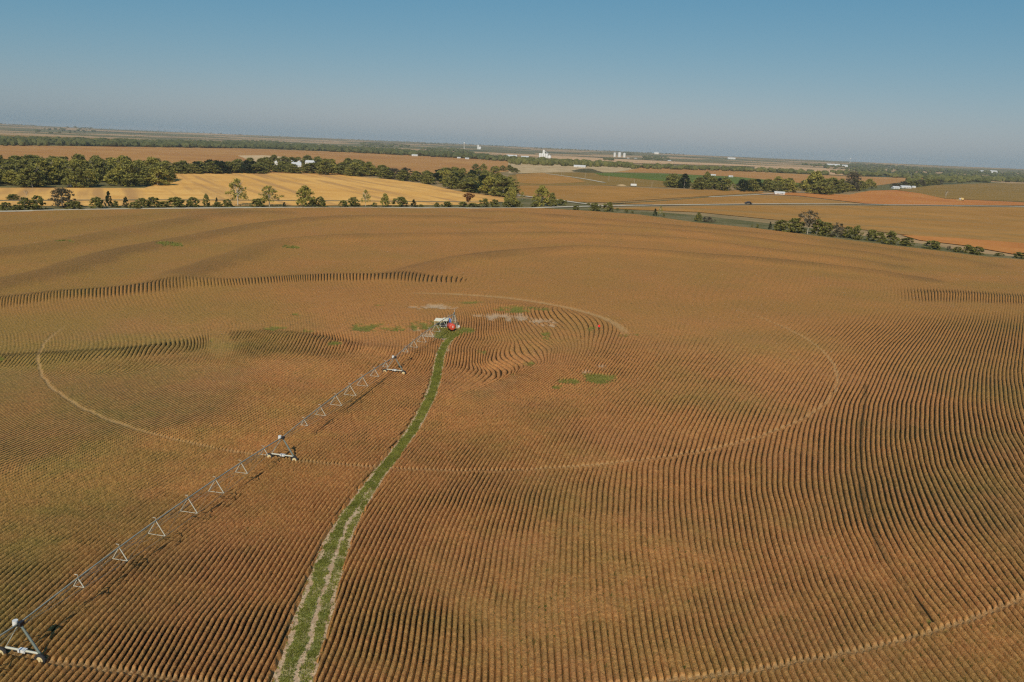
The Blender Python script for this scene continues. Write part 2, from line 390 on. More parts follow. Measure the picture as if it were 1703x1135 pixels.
    fur = t.math('MULTIPLY', t.math('SUBTRACT', dd, thr), 6.5, True)
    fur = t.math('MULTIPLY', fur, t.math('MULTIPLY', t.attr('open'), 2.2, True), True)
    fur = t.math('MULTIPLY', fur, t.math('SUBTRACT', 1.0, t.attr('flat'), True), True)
    rust = t.mix(t.ramp(mid, .3, .7), (.45, .178, .055), (.64, .30, .095))
    olive = t.mix(t.ramp(mid, .3, .7), (.24, .165, .042), (.42, .265, .072))
    col = t.mix(t.math('ADD', t.attr('green'), t.math('MULTIPLY', t.math('SUBTRACT', clump, .5), 1.1), True), rust, olive)
    col = t.mix(t.ramp(big, .4, .7, 0, .3), col, (.42, .185, .08))
    col = t.mix(t.ramp(fine, .56, .74, 0, .6), col, (.76, .46, .18))
    col = t.mix(t.ramp(fine, .46, .28, 0, .6), col, (.10, .06, .018))
    col = t.mix(t.math('MULTIPLY', t.attr('upper'), .55), col, t.mix(t.ramp(clump, .3, .7), (.33, .165, .038), (.41, .175, .046)))
    col = t.mix(t.math('MULTIPLY', t.attr('dark_band'), .62, True), col, t.mix(t.ramp(mid, .3, .7), (.16, .085, .032), (.27, .145, .05)))
    vf = t.noise(9.0, 4, .75)
    col = t.mix(t.ramp(vf, .44, .30, 0, .75), col, (.09, .055, .018)); col = t.mix(t.ramp(vf, .62, .74, 0, .5), col, (.74, .42, .17))
    lf = t.noise(2.2, 4, .6, dist=.5)
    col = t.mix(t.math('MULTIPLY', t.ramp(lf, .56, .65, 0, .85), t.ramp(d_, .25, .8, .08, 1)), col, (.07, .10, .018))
    soil_and_shade = t.mix(t.ramp(fine, .35, .65), (.020, .016, .007), (.065, .044, .018))  # furrow soil colour, darkened to include the shade between the rows
    soil_and_shade = t.mix(t.math('MULTIPLY', t.attr('green'), .6), soil_and_shade, (.04, .05, .018))
    col = t.mix(fur, col, soil_and_shade)
    trk = t.mix(t.ramp(fine, .3, .7), (.40, .22, .08), (.66, .45, .21))
    col = t.mix(t.math('MULTIPLY', t.attr('track'), .62), col, trk)
    bcol = t.mix(t.ramp(fine, .3, .7), (.36, .23, .12), (.66, .49, .31))
    col = t.mix(t.math('MULTIPLY', t.attr('bare'), .85), col, bcol)
    wcol = t.mix(t.ramp(mid, .3, .7), (.10, .12, .02), (.24, .24, .05))
    wcol = t.mix(t.ramp(fine, .45, .3), wcol, (.03, .05, .01))
    col = t.mix(t.math('MULTIPLY', t.attr('weed'), .85), col, wcol)
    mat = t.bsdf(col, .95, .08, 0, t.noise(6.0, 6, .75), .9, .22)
    me = np_mesh('soybean_field', V, Fq, mat, True, dict(phase=ph, dark_band=dark_band, open=op, weed=weed, bare=bare, track=track, green=green, flat=np.maximum(np.maximum(lane, bare * .7), np.maximum(weed * .7, track)), upper=sst(150, 270, R)))
    o = link('soybean_field', me); tag(o, 'ripe reddish brown soybean field planted in curving contour rows', None, None, 'structure')
build_field()
def zt(x, y): return float(terrain(np.array([x]), np.array([y]))[0])

# ------------------------------------------------------------------ the dirt lane and its grass
def lane_w(s): return 1 - .38 * sst(.12, .42, s / LANE_L)
def lane_profile(off, s):
    """grass cover 0..1 across the lane; the far half carries one broad grass strip"""
    q = sst(.27, .40, s / LANE_L)
    near = np.where(np.abs(off + .65) < .68, 1, 0) + np.where(np.abs(off - 1.05) < .48, 1, 0) * (.5 + .5 * (s / LANE_L < .22))
    far = np.where(np.abs(off - .05) < 1.25, 1, 0)
    return near * (1 - q) + far * q
def build_lane():
    L = smooth_line(LANE, 4); P = np.array(L); d = np.gradient(P, axis=0); d /= np.linalg.norm(d, axis=1)[:, None]
    nrm = np.stack([d[:, 1], -d[:, 0]], 1); offs = np.linspace(-2.1, 2.1, 43)
    s = np.concatenate([[0], np.cumsum(np.linalg.norm(np.diff(P, axis=0), axis=1))])
    # resample densely
    sn = np.arange(0, s[-1], .18); Pn = np.stack([np.interp(sn, s, P[:, k]) for k in (0, 1)], 1); Nn = np.stack([np.interp(sn, s, nrm[:, k]) for k in (0, 1)], 1)
    Nn = Nn * lane_w(sn)[:, None]
    X = Pn[:, 0:1] + Nn[:, 0:1] * offs; Y = Pn[:, 1:2] + Nn[:, 1:2] * offs; O = np.broadcast_to(offs, X.shape); S = np.broadcast_to(sn[:, None], X.shape)
    O2 = O + .55 * vn(X, Y, 1.6, 71) + .3 * vn(X, Y, .5, 72)
    g = lane_profile(O2, S + 12 * vn(X, Y, 4, 73))
    g = np.clip(g * (.75 + .9 * vn(X, Y, .9, 74)) , 0, 1)
    g = np.where(np.abs(O) > 2.0, 0, g)
    Z = terrain(X, Y) + .03 + .05 * vn(X, Y, .4, 75) + .05 * g - .04 * (np.abs(O) > 2.05)
    n, m = X.shape; i = np.arange(n - 1)[:, None] * m + np.arange(m - 1)[None, :]
    t = NT('rutted_dirt'); f = t.noise(4, 6, .65); f2 = t.noise(.5, 3, .5)
    dirt = t.mix(t.ramp(f, .3, .7), (.36, .24, .13), (.68, .50, .31)); dirt = t.mix(t.ramp(f2, .45, .7, 0, .5), dirt, (.36, .20, .10))
    grass = t.mix(t.ramp(f, .3, .7), (.13, .15, .035), (.29, .29, .075))
    mat = t.bsdf(t.mix(t.attr('grassy'), dirt, grass), .95, .08, 0, f, .8, .1)
    me = np_mesh('dirt_path', np.stack([X, Y, Z], -1).reshape(-1, 3), np.stack([i, i + 1, i + 1 + m, i + m], -1).reshape(-1, 4)[:, ::-1], mat, True, dict(grassy=g))
    tag(link('dirt_path', me), 'rutted dirt path with grass strips curving up to the pivot point', None, None, 'structure')
    # tufts on the lane
    N = 34000; ss = rng.random(N) * sn[-1]; oo = rng.uniform(-2.0, 2.3, N)
    x = np.interp(ss, sn, Pn[:, 0]) + np.interp(ss, sn, Nn[:, 0]) * oo; y = np.interp(ss, sn, Pn[:, 1]) + np.interp(ss, sn, Nn[:, 1]) * oo
    O2 = oo + .55 * vn(x, y, 1.6, 71) + .3 * vn(x, y, .5, 72)
    g = np.clip(lane_profile(O2, ss + 12 * vn(x, y, 4, 73)) * (.85 + .9 * vn(x, y, .9, 74)), 0, 1)
    edge = (np.abs(np.abs(oo) - 1.9) < .35) * .10
    k = rng.random(N) < np.maximum(g, edge)
    return x[k], y[k]
def tuft_mesh(name, x, y, size, mat, lush=1.0, nb=4):
    n = len(x); x = np.repeat(x, nb); y = np.repeat(y, nb); size = np.repeat(np.broadcast_to(size, (n,)), nb)
    m = len(x); a = rng.random(m) * 2 * np.pi; le = size * rng.uniform(.5, 1.2, m); wd = size * rng.uniform(.25, .5, m)
    x = x + rng.normal(0, .08, m); y = y + rng.normal(0, .08, m); z = terrain(x, y) + .02
    lean = rng.uniform(.2, .9, m); b = rng.random(m) * 2 * np.pi
    dx, dy = np.cos(a), np.sin(a); ex, ey = np.cos(b) * lean * le, np.sin(b) * lean * le
    V = np.empty((m, 4, 3)); V[:, 0] = np.stack([x - dx * wd / 2, y - dy * wd / 2, z], 1); V[:, 1] = np.stack([x + dx * wd / 2, y + dy * wd / 2, z], 1)
    V[:, 2] = np.stack([x + dx * wd / 3 + ex, y + dy * wd / 3 + ey, z + le * .8], 1); V[:, 3] = np.stack([x - dx * wd / 3 + ex, y - dy * wd / 3 + ey, z + le * .9], 1)
    tint = np.repeat(np.clip(.5 + vn(x, y, 1.5, 81) + rng.normal(0, .18, m), 0, 1), 4)
    return np_mesh(name, V.reshape(-1, 3), np.arange(m * 4).reshape(-1, 4), mat, False, dict(tint=tint))
def leaf_mat(name, a, b, c=None, tr=.25):
    t = NT(name); col = t.mix(t.attr('tint'), a, b)
    r = t.n('ShaderNodeObjectInfo').outputs['Random']
    col = t.mix(t.math('MULTIPLY', r, .55), col, c or tuple(.5 * (p + q) * .8 for p, q in zip(a, b)))
    m = t.bsdf(col, .8, .12)
    bs = [n for n in t.t.nodes if n.type == 'BSDF_PRINCIPLED'][0]
    tl = t.n('ShaderNodeBsdfTranslucent'); t.set(tl.inputs[0], col); mx = t.n('ShaderNodeMixShader'); mx.inputs[0].default_value = tr
    t.t.links.new(bs.outputs[0], mx.inputs[1]); t.t.links.new(tl.outputs[0], mx.inputs[2]); t.t.links.new(mx.outputs[0], t.out.inputs[0])
    return m
M_GRASS = leaf_mat('grass_blades', (.13, .145, .025), (.31, .30, .06))
M_WEED = leaf_mat('weed_leaves', (.12, .14, .025), (.31, .30, .065))
lx, ly = build_lane()
tag(link('grass', tuft_mesh('grass', lx, ly, .2, M_GRASS)), 'short green grass growing in strips along the dirt path', 'grass', None, 'stuff')
def weeds():
    xs, ys, sz = [], [], []
    for cx, cy, rx, ry, s in WEED:
        X0, Y0 = G(cx, cy); ax = rx * depth(cx, cy) / F; yy = abs(G(cx, cy - ry)[1] - G(cx, cy + ry)[1]) / 2
        n = int(min(6000, ax * yy * 3.14 * (6 if cy > 500 else 2.5)))
        r = np.sqrt(rng.random(n)) * 1.1; a = rng.random(n) * 6.283
        x = X0 + np.cos(a) * r * ax; y = Y0 + np.sin(a) * r * yy
        ppx, ppy = to_px(x, y); w = mask(x, y, ppx, ppy, WEED)
        k = rng.random(n) < w * .9
        xs.append(x[k]); ys.append(y[k]); sz.append(np.full(k.sum(), .34 if cy > 500 else .7))
    return np.concatenate(xs), np.concatenate(ys), np.concatenate(sz)
wx, wy, ws = weeds()
tag(link('weeds', tuft_mesh('weeds', wx, wy, ws, M_WEED)), 'green weed patches scattered through the brown soybean rows', 'weeds', None, 'stuff')

# ------------------------------------------------------------------ country beyond: base ground, fields, roads
def ground_mat(name, cols, scales=(.004, .02), rows=None, wood=False):
    t = NT(name); P = t.pos(); col = t.mix(t.ramp(t.noise(scales[0], 5, .6), .38, .62), cols[0], cols[1])
    col = t.mix(t.ramp(t.noise(scales[1], 5, .65), .42, .7, 0, .75), col, cols[2] if len(cols) > 2 else cols[0])
    if rows is not None:
        ang, wl_, st, c = rows
        mp = t.n('ShaderNodeMapping'); mp.inputs['Rotation'].default_value = (0, 0, ang); t.set(mp.inputs['Vector'], P)
        w = t.n('ShaderNodeTexNoise'); w.inputs['Scale'].default_value = 1.0; w.inputs['Detail'].default_value = 3
        ms = t.n('ShaderNodeMapping'); ms.inputs['Scale'].default_value = (.0035, 1.0 / wl_, .0); t.set(ms.inputs['Vector'], mp.outputs[0]); t.set(w.inputs['Vector'], ms.outputs[0])
        col = t.mix(t.ramp(w.outputs[0], .45, .68, 0, st), col, c)
    fine = t.noise(.35, 4, .7)
    col = t.mix(t.ramp(fine, .35, .65, 0, .3), col, tuple(x * .6 for x in cols[0]))
    return t.bsdf(col, .95, .06)
def sheet(name, pts, mat, z, label):
    P = [GP(*p) for p in pts]; mb = MB(); mb.add([(x, y, z) for x, y in P], [tuple(range(len(P)))])
    me = mb.mesh(name, mat)
    if me.polygons[0].normal.z < 0: me.flip_normals()
    tag(link(name, me), label, None, None, 'structure')
def ribbon(name, pts, w, mat, z, label, n=4, name_kind='structure'):
    P = np.array(wl(pts, n)); d = np.gradient(P, axis=0); d /= np.linalg.norm(d, axis=1)[:, None]; nr = np.stack([d[:, 1], -d[:, 0]], 1) * w / 2
    V = []; Fc = []
    for k in range(len(P)): V += [(*(P[k] - nr[k]), z), (*(P[k] + nr[k]), z)]
    for k in range(len(P) - 1): Fc.append((2 * k, 2 * k + 1, 2 * k + 3, 2 * k + 2))
    mb = MB(); mb.add(V, Fc); me = mb.mesh(name, mat)
    tag(link(name, me), label, None, None, 'structure')

def build_ground():
    # radial sheet out to 15.5 km, rising into low swells beyond 6 km
    NA = 500; az = np.radians(np.linspace(-180, 180, NA)); R = np.concatenate([[1], np.geomspace(30, 5000, 40), np.linspace(5200, 15500, 90)])[:, None]
    X = R * np.sin(az)[None]; Y = R * np.cos(az)[None]
    left = sst(200, -5000, X - .0 * Y) if False else 1 - sst(-9000, 2500, X)
    swell = sst(3800, 13000, R) * (40 + 9 * left) + sst(5000, 9000, R) * (12 * vn(X, Y, 3300, 91) + 7 * vn(X, Y, 1300, 92))
    Z = swell * sst(3500, 5500, R) - .35
    V = np.stack([X, Y, Z], -1).reshape(-1, 3); n = len(R); i = np.arange(n - 1)[:, None] * NA + np.arange(NA - 1)[None]
    t = NT('farmland'); P = t.pos()
    v = t.n('ShaderNodeTexVoronoi'); v.feature = 'F1'; v.distance = 'CHEBYCHEV'; v.inputs['Scale'].default_value = .00125; v.inputs['Randomness'].default_value = .8
    t.set(v.inputs['Vector'], P); sep = t.n('ShaderNodeSeparateColor'); t.set(sep.inputs[0], v.outputs['Color'])
    a = t.mix(t.ramp(sep.outputs[0], .25, .5), (.16, .14, .055), (.46, .29, .14))
    a = t.mix(t.ramp(sep.outputs[1], .6, .72), a, (.17, .15, .06))
    wood = t.ramp(t.noise(.0011, 6, .62), .545, .60)
    a = t.mix(t.math('MULTIPLY', wood, .9), a, (.045, .06, .025))
    a = t.mix(t.ramp(t.noise(.02, 5, .7), .45, .7, 0, .4), a, (.11, .10, .045))
    mat = t.bsdf(a, .95, .05)
    me = np_mesh('farmland', V, np.stack([i, i + 1, i + 1 + NA, i + NA], -1).reshape(-1, 4), mat, True)
    tag(link('farmland', me), 'flat patchwork of farmland reaching the horizon', None, None, 'structure')
build_ground()
c_soy = ((.43, .225, .115), (.50, .285, .15), (.38, .19, .095))
c_tan = ((.37, .235, .10), (.43, .275, .12), (.30, .20, .08))
c_gold = ((.66, .40, .165), (.74, .48, .22), (.56, .32, .125))
c_olv = ((.25, .18, .07), (.31, .215, .085), (.21, .165, .06))
c_grn = ((.07, .105, .03), (.10, .14, .04), (.12, .13, .05))
c_vrg = ((.15, .13, .05), (.24, .19, .09), (.08, .10, .03))
def sc(c, k): return tuple(tuple(min(.9, a * b) for a, b in zip(q, k)) for q in c)
c_soy = sc(c_soy, (1.10, 1.0, .58)); c_tan = sc(c_tan, (1.15, .88, .5)); c_gold = sc(c_gold, (1.22, 1.06, .66)); c_olv = sc(c_olv, (1.15, .95, .6)); c_grn = sc(c_grn, (1.5, 1.35, .8))
M_soy = ground_mat('distant_soybeans', c_soy, (.003, .015), (math.radians(8), 60, .35, (.33, .17, .08)))
M_soyp = ground_mat('pale_soybeans', ((.62, .38, .19), (.68, .43, .22), (.52, .30, .14)), (.002, .01))
M_gold = ground_mat('golden_stubble', c_gold, (.006, .03), (math.radians(62), 14, .9, (.50, .27, .10)))
M_gold2 = ground_mat('pale_stubble', ((.66, .46, .24), (.72, .50, .27), (.56, .37, .18)), (.006, .03), (math.radians(40), 12, .4, (.5, .3, .14)))
M_tan = ground_mat('tan_beans', c_tan, (.006, .03), (math.radians(-60), 25, .25, (.28, .19, .075)))
M_tan2 = ground_mat('ripe_tan_beans', c_tan, (.008, .03), (math.radians(10), 30, .45, (.27, .20, .085)))
M_olv = ground_mat('olive_beans', c_olv, (.006, .03), (math.radians(20), 18, .3, (.19, .15, .055)))
M_grn = ground_mat('green_crop', c_grn, (.006, .03))
M_red = ground_mat('red_stubble', ((.54, .20, .05), (.60, .25, .065), (.46, .17, .045)), (.006, .03))
M_vrg = ground_mat('rough_verge', c_vrg, (.02, .09))
M_quarry = ground_mat('bare_sand', ((.56, .38, .19), (.66, .48, .26), (.26, .19, .08)), (.012, .035))
M_dark = ground_mat('weedy_mound', ((.08, .07, .03), (.12, .10, .045), (.10, .10, .04)), (.02, .1))
M_road = ground_mat('pale_gravel', ((.58, .50, .36), (.68, .60, .45), (.46, .38, .26)), (.05, .2))

sheet('verge', [(-300, 372), (-80, 358), (0, 354), (400, 349.5), (900, 349), (1000, 355), (1160, 373), (1340, 394), (1480, 412), (1620, 429), (1760, 443), (1760, 433), (1620, 420), (1560, 409), (1480, 398), (1340, 378), (1160, 358), (1000, 345), (960, 333), (850, 329), (500, 331), (-80, 331), (-300, 338)], M_vrg, -.2, 'rough grassy verge along the near gravel road')
sheet('soybean_plain', [(-160, 240), (150, 243.5), (400, 247), (600, 254), (760, 262), (860, 268), (905, 274), (870, 282), (780, 293), (640, 292), (480, 291), (270, 291), (-160, 292)], M_soy, -.12, 'broad reddish brown soybean field behind the first wood')
sheet('pale_stubble_strip', [(395, 259), (440, 258.5), (480, 262), (545, 270), (500, 277), (430, 273)], M_gold2, .05, 'small pale stubble strip beside the grain bins')
sheet('stubble_field', [(-160, 316), (-40, 312.5), (240, 313), (268, 304), (284, 289), (430, 288), (560, 291), (640, 298), (705, 306), (760, 318), (850, 330), (842, 336), (780, 341), (600, 342), (0, 343), (-160, 345)], M_gold, .05, 'golden harvested stubble field between the woods and the near road')
sheet('tan_bean_field', [(845, 309), (1000, 309), (1100, 314), (1270, 318), (1268, 321), (1150, 328), (1010, 337), (960, 336), (870, 326)], M_tan, .05, 'tan bean field beyond the crossroads')
sheet('pasture', [(846, 292), (905, 286), (1000, 288), (1110, 301), (1110, 312), (1000, 308), (846, 308)], M_olv, -.10, 'olive rough pasture beyond the crossroads')
sheet('tan_knoll', [(858, 290), (905, 288), (945, 294), (975, 303), (900, 307), (862, 304)], M_tan, .05, 'small tan field by the lane to the quarry')
sheet('green_field', [(985, 287), (1100, 289), (1220, 294), (1333, 305), (1345, 311), (1250, 308), (1110, 302), (1000, 292)], M_grn, .08, 'bright green crop field on the plain')
sheet('quarry', [(845, 271), (1000, 274), (1060, 281), (1020, 287), (930, 287), (846, 289)], M_quarry, .08, 'pale bare sandy ground around the dark mound')
sheet('upper_bean_field', [(800, 247.5), (850, 247.5), (1000, 252.5), (1130, 260), (1270, 269), (1400, 281), (1385, 285), (1240, 277), (1090, 273), (980, 270), (900, 262), (820, 257)], M_soyp, 1.2, 'pale orange bean field far beyond the quarry')
sheet('red_bean_field', [(1050, 276), (1150, 280), (1270, 287), (1400, 293), (1540, 297), (1505, 303), (1440, 311), (1345, 310), (1230, 295), (1100, 288), (1000, 286), (1060, 281)], M_soy, .0, 'reddish bean field right of the quarry')
sheet('red_stubble_field', [(1413, 324), (1447, 317.5), (1490, 316.5), (1530, 322), (1572, 331), (1703, 337), (1800, 340), (1703, 342), (1500, 341), (1440, 339), (1330, 326), (1260, 322.5), (1300, 320), (1360, 323)], M_red, .12, 'orange red stubble wedge by the right wood')
sheet('olive_bean_field', [(1490, 316), (1560, 308), (1640, 305), (1800, 306), (1800, 338), (1703, 336), (1572, 330.5), (1530, 322)], M_olv, .05, 'olive bean field at the right edge')
sheet('broad_tan_field', [(1000, 347), (1120, 344), (1260, 342), (1500, 343), (1703, 345.5), (1850, 350), (1850, 430), (1703, 415), (1600, 401), (1500, 390), (1340, 371), (1160, 353)], M_tan2, .05, 'broad tan bean field between the gravel road and the hedge')
sheet('middle_tan_field', [(1015, 338), (1150, 329), (1260, 324.5), (1330, 327.5), (1440, 340), (1260, 339), (1100, 341)], M_tan2, .06, 'narrow tan field wedge above the gravel road')
sheet('reddish_strip', [(1498, 391), (1600, 397), (1703, 405), (1850, 415), (1850, 440), (1703, 426), (1600, 408), (1530, 400)], M_red, .12, 'reddish strip of bean field behind the hedge')
sheet('left_pasture', [(-160, 216), (100, 219), (400, 232), (600, 240), (560, 247), (400, 240), (150, 236), (-160, 233)], M_olv, .4, 'olive pasture slope on the far left')
sheet('left_far_field', [(-160, 211), (60, 213), (200, 219), (250, 222), (120, 223), (-160, 222)], M_soyp, 1.0, 'pale field near the left skyline')
sheet('right_far_field', [(1255, 272), (1320, 274), (1400, 281), (1450, 290), (1430, 294), (1380, 291), (1255, 285)], M_soyp, .8, 'pale bean field in front of the right far woods')

ribbon('gravel_road', [(-160, 356), (0, 352.6), (200, 348.4), (400, 346.4), (600, 346.2), (850, 346.8), (930, 345), (1000, 343.2), (1120, 341.3), (1260, 339.8), (1364, 339.4), (1468, 340.6), (1703, 344), (1850, 347)], 7.0, M_road, .28, 'pale gravel road running across beyond the soybean field')
ribbon('side_road', [(1000, 342.6), (965, 338.5), (930, 333.5), (890, 329), (860, 325)], 7.0, M_road, .33, 'pale gravel side road at the crossroads')
ribbon('farm_track', [(1015, 339.3), (1090, 335), (1180, 328), (1260, 324)], 4.5, M_vrg, .22, 'dark grassy field boundary beyond the crossroads')
ribbon('farm_lane', [(1180, 328.3), (1260, 324.2), (1300, 321), (1340, 320)], 5.0, M_road, .36, 'pale farm lane leading to the right wood')
ribbon('quarry_lane', [(908, 289), (945, 294), (975, 298.5), (1005, 304)], 7.0, M_road, .22, 'pale lane leading to the quarry')
ribbon('railway', [(-160, 333.5), (0, 334), (280, 333), (560, 334.5), (850, 337)], 6.5, ground_mat('old_ballast', ((.20, .17, .10), (.26, .22, .13), (.14, .13, .06)), (.03, .1)), .2, 'dull olive railway strip behind the roadside trees')
def mound(cx, cy, wpx, hgt, dpt, mat, name, label):
    X0, Y0 = GP(cx, cy); w = wpx * depth(cx, cy) / F / 2; n, m = 40, 20
    u, v = np.meshgrid(np.linspace(-1, 1, n), np.linspace(-1, 1, m)); r = np.clip(1 - u ** 2, 0, 1) * np.clip(1 - v ** 2, 0, 1)
    X = X0 + u * w; Y = Y0 + v * dpt; Z = hgt * r * (1 + .4 * vn(X, Y, 18, 5)) - .2
    i = np.arange(m - 1)[:, None] * n + np.arange(n - 1)[None]
    tag(link(name, np_mesh(name, np.stack([X, Y, Z], -1).reshape(-1, 3), np.stack([i, i + 1, i + 1 + n, i + n], -1).reshape(-1, 4), mat, True)), label, None, None, 'structure')
mound(977, 286, 52, 6.5, 60, M_dark, 'mound', 'dark weedy earth mound in the sandy quarry')

# ------------------------------------------------------------------ trees
M_LEAF = {
 'green': leaf_mat('leaf_green', (.09, .10, .025), (.29, .265, .065), (.24, .22, .06)),
 'light': leaf_mat('leaf_yellow_green', (.19, .18, .035), (.46, .39, .09), (.33, .29, .065)),
 'dark': leaf_mat('leaf_cedar', (.015, .028, .010), (.045, .062, .022), (.03, .04, .015)),
 'grey': leaf_mat('leaf_grey_brown', (.07, .06, .035), (.16, .13, .075), (.13, .11, .06)),
 'rust': leaf_mat('leaf_rust', (.16, .06, .02), (.32, .14, .05), (.2, .09, .03)),
}
M_BARK = paint('bark', (.22, .19, .15), .9, .1, 0, .5, (.09, .07, .05), 2.0)
M_PALEBARK = paint('pale_bark', (.48, .43, .34), .9, .1, 0, .4, (.2, .16, .11), 2.0)
def crown_mesh(name, mat, shape, nclump, nleaf, leaf, seed, low=0.25, gap=0.0):
    """unit-height crown: leaf-sized faces in clumps spread through an uneven volume; unit half width"""
    r = np.random.default_rng(seed); C = []
    k = 0
    lobes = r.normal(0, 1, (7, 3)); lobes /= np.linalg.norm(lobes, axis=1)[:, None]; ls = r.uniform(.75, 1.15, 7)
    while len(C) < nclump:
        a = r.uniform(0, 2 * math.pi); z = r.random() ** .85; d = np.array([math.cos(a), math.sin(a), z * 1.4 - .5]); d /= np.linalg.norm(d)
        f = 1.0
        for lo, s in zip(lobes, ls): f += .22 * s * max(0, d @ lo) ** 3 - .035
        if shape == 'cone': wf = (1 - z) ** .75 * 1.05 + .06
        elif shape == 'umbrella': wf = (.3 + .85 * sst(.3, .75, z)) * (1 - z ** 6) ** .5
        elif shape == 'bush': wf = (1 - z ** 2.4) ** .5
        else: wf = (.66 + .34 * math.sin(math.pi * min(1, .15 + z * 1.1))) * (1 - z ** 3.2) ** .5
        q = r.random() ** .42 * .92
        C.append((math.cos(a) * q * f * wf, math.sin(a) * q * f * wf, low + (.96 - low) * z * (.88 + .12 * f)))
    C = np.array(C); n = len(C); cs = r.uniform(.6, 1.25, n)
    P = np.repeat(C, nleaf, 0); S = np.repeat(cs, nleaf); T = np.repeat(np.clip(r.normal(.5, .28, n), 0, 1), nleaf)
    m = len(P); off = r.normal(0, 1, (m, 3)); off /= np.linalg.norm(off, axis=1)[:, None]; off *= (r.random((m, 1)) ** .5)
    P = P + off * np.array([.19, .19, .085]) * S[:, None]
    P[:, 2] = np.maximum(P[:, 2], .01)
    a = r.normal(0, 1, (m, 3)); a /= np.linalg.norm(a, axis=1)[:, None]; b = np.cross(a, r.normal(0, 1, (m, 3))); b /= np.linalg.norm(b, axis=1)[:, None]
    sx = leaf * r.uniform(.6, 1.4, (m, 1)); asp = np.array([1.0, 1.0, .52])
    V = np.stack([P - a * sx * asp - b * sx * .5 * asp, P + a * sx * asp * .6 - b * sx * .6 * asp, P + a * sx * asp + b * sx * .5 * asp, P - a * sx * asp * .5 + b * sx * .6 * asp], 1)
    tint = np.repeat(np.clip(T + r.normal(0, .15, m), 0, 1), 4)
    return np_mesh(name, V.reshape(-1, 3), np.arange(m * 4).reshape(-1, 4), mat, False, dict(tint=tint))
def trunk_mesh(name, mat, seed, spread=.6, nl=7, split=.25, thick=.03):
    r = random.Random(seed); mb = MB(); top = Vector((r.uniform(-.05, .05), r.uniform(-.05, .05), .8))
    a = Vector((0, 0, -.03)); b = Vector((top.x * .4, top.y * .4, split)); mb.tube(a, b, thick * 1.25, thick, 7); mb.tube(b, top, thick, thick * .25, 6)
    for k in range(nl):
        t = 2 * math.pi * k / nl + r.uniform(-.4, .4); z0 = split + (top.z - split) * r.uniform(0, .6); s = b.lerp(top, (z0 - split) / (top.z - split))
        e = Vector((math.cos(t) * spread * r.uniform(.5, 1), math.sin(t) * spread * r.uniform(.5, 1), min(.95, z0 + r.uniform(.2, .42))))
        mid = s.lerp(e, .5) + Vector((0, 0, .05)); mb.tube(s, mid, thick * .5, thick * .35, 5); mb.tube(mid, e, thick * .35, thick * .12, 5)
        for j in range(2):
            e2 = mid + (e - mid) * .6 + Vector((r.uniform(-.2, .2), r.uniform(-.2, .2), r.uniform(.05, .2))); mb.tube(mid, e2, thick * .25, thick * .08, 4)
    return mb.mesh(name, mat)
CR = {}
for i in range(3):
    CR['broad', i] = (crown_mesh('broad_crown', M_LEAF['green'], 'round', 100, 32, .060, 10 + i, .03), trunk_mesh('trunk', M_BARK, i))
    CR['light', i] = (crown_mesh('light_crown', M_LEAF['light'], 'round', 90, 32, .060, 20 + i, .05), trunk_mesh('trunk', M_BARK, 5 + i))
    CR['bush', i] = (crown_mesh('bush_crown', M_LEAF['green'], 'bush', 70, 26, .085, 30 + i, .0), trunk_mesh('stem', M_BARK, 9 + i, .5, 6, .1, .03))
    CR['cedar', i] = (crown_mesh('cedar_crown', M_LEAF['dark'], 'cone', 60, 26, .065, 40 + i, .02), trunk_mesh('trunk', M_BARK, 13 + i, .3, 5))
    CR['cotton', i] = (crown_mesh('cottonwood_crown', M_LEAF['light'], 'round', 56, 22, .045, 50 + i, .24), trunk_mesh('trunk', M_PALEBARK, 17 + i, .75, 10))
CR['grey', 0] = (crown_mesh('grey_crown', M_LEAF['grey'], 'bush', 90, 24, .055, 60, .03), trunk_mesh('trunk', M_BARK, 22, .7, 9))
CR['greybush', 0] = (crown_mesh('grey_bush_crown', M_LEAF['grey'], 'bush', 60, 18, .06, 61, .0), trunk_mesh('stem', M_BARK, 23, .7, 9, .1))
CR['rust', 0] = (crown_mesh('rust_crown', M_LEAF['rust'], 'umbrella', 60, 22, .06, 62, .3), trunk_mesh('trunk', M_BARK, 24, .7, 8))
CR['umbrella', 0] = (crown_mesh('umbrella_crown', M_LEAF['grey'], 'umbrella', 64, 16, .045, 63, .35), trunk_mesh('trunk', M_PALEBARK, 25, .8, 11, .3, .02))
CR['bare', 0] = (crown_mesh('bare_crown', M_LEAF['grey'], 'round', 26, 9, .03, 64, .25), trunk_mesh('trunk', M_PALEBARK, 26, .7, 14, .2, .025))
def copy_mesh(name, me, parent):
    c = bpy.data.objects.new(name, me); COL.objects.link(c); c.parent = parent; return c
def plant(kind, x, y, h, w, label, group=None, z=0.0, name=None):
    v = 0 if (kind, 1) not in CR else random.randrange(3)
    cr, tr = CR[kind, v]
    bush = kind in ('bush', 'greybush')
    r = empty(name or {'bush': 'bush', 'greybush': 'bush', 'cedar': 'cedar_tree', 'cotton': 'cottonwood_tree', 'bare': 'bare_tree'}.get(kind, 'broadleaf_tree'), (x, y, z), random.uniform(0, 6.28))
    q = .56 if bush else .52; r.scale = (w * q, w * q, h * (1.1 if bush else 1.04))
    tag(r, label, 'bush' if bush else 'tree', group)
    copy_mesh('stem' if bush else 'trunk', tr, r); copy_mesh('crown', cr, r)
    return r
ORD = 'first second third fourth fifth sixth seventh eighth ninth tenth eleventh twelfth thirteenth fourteenth fifteenth sixteenth seventeenth eighteenth nineteenth twentieth'.split()
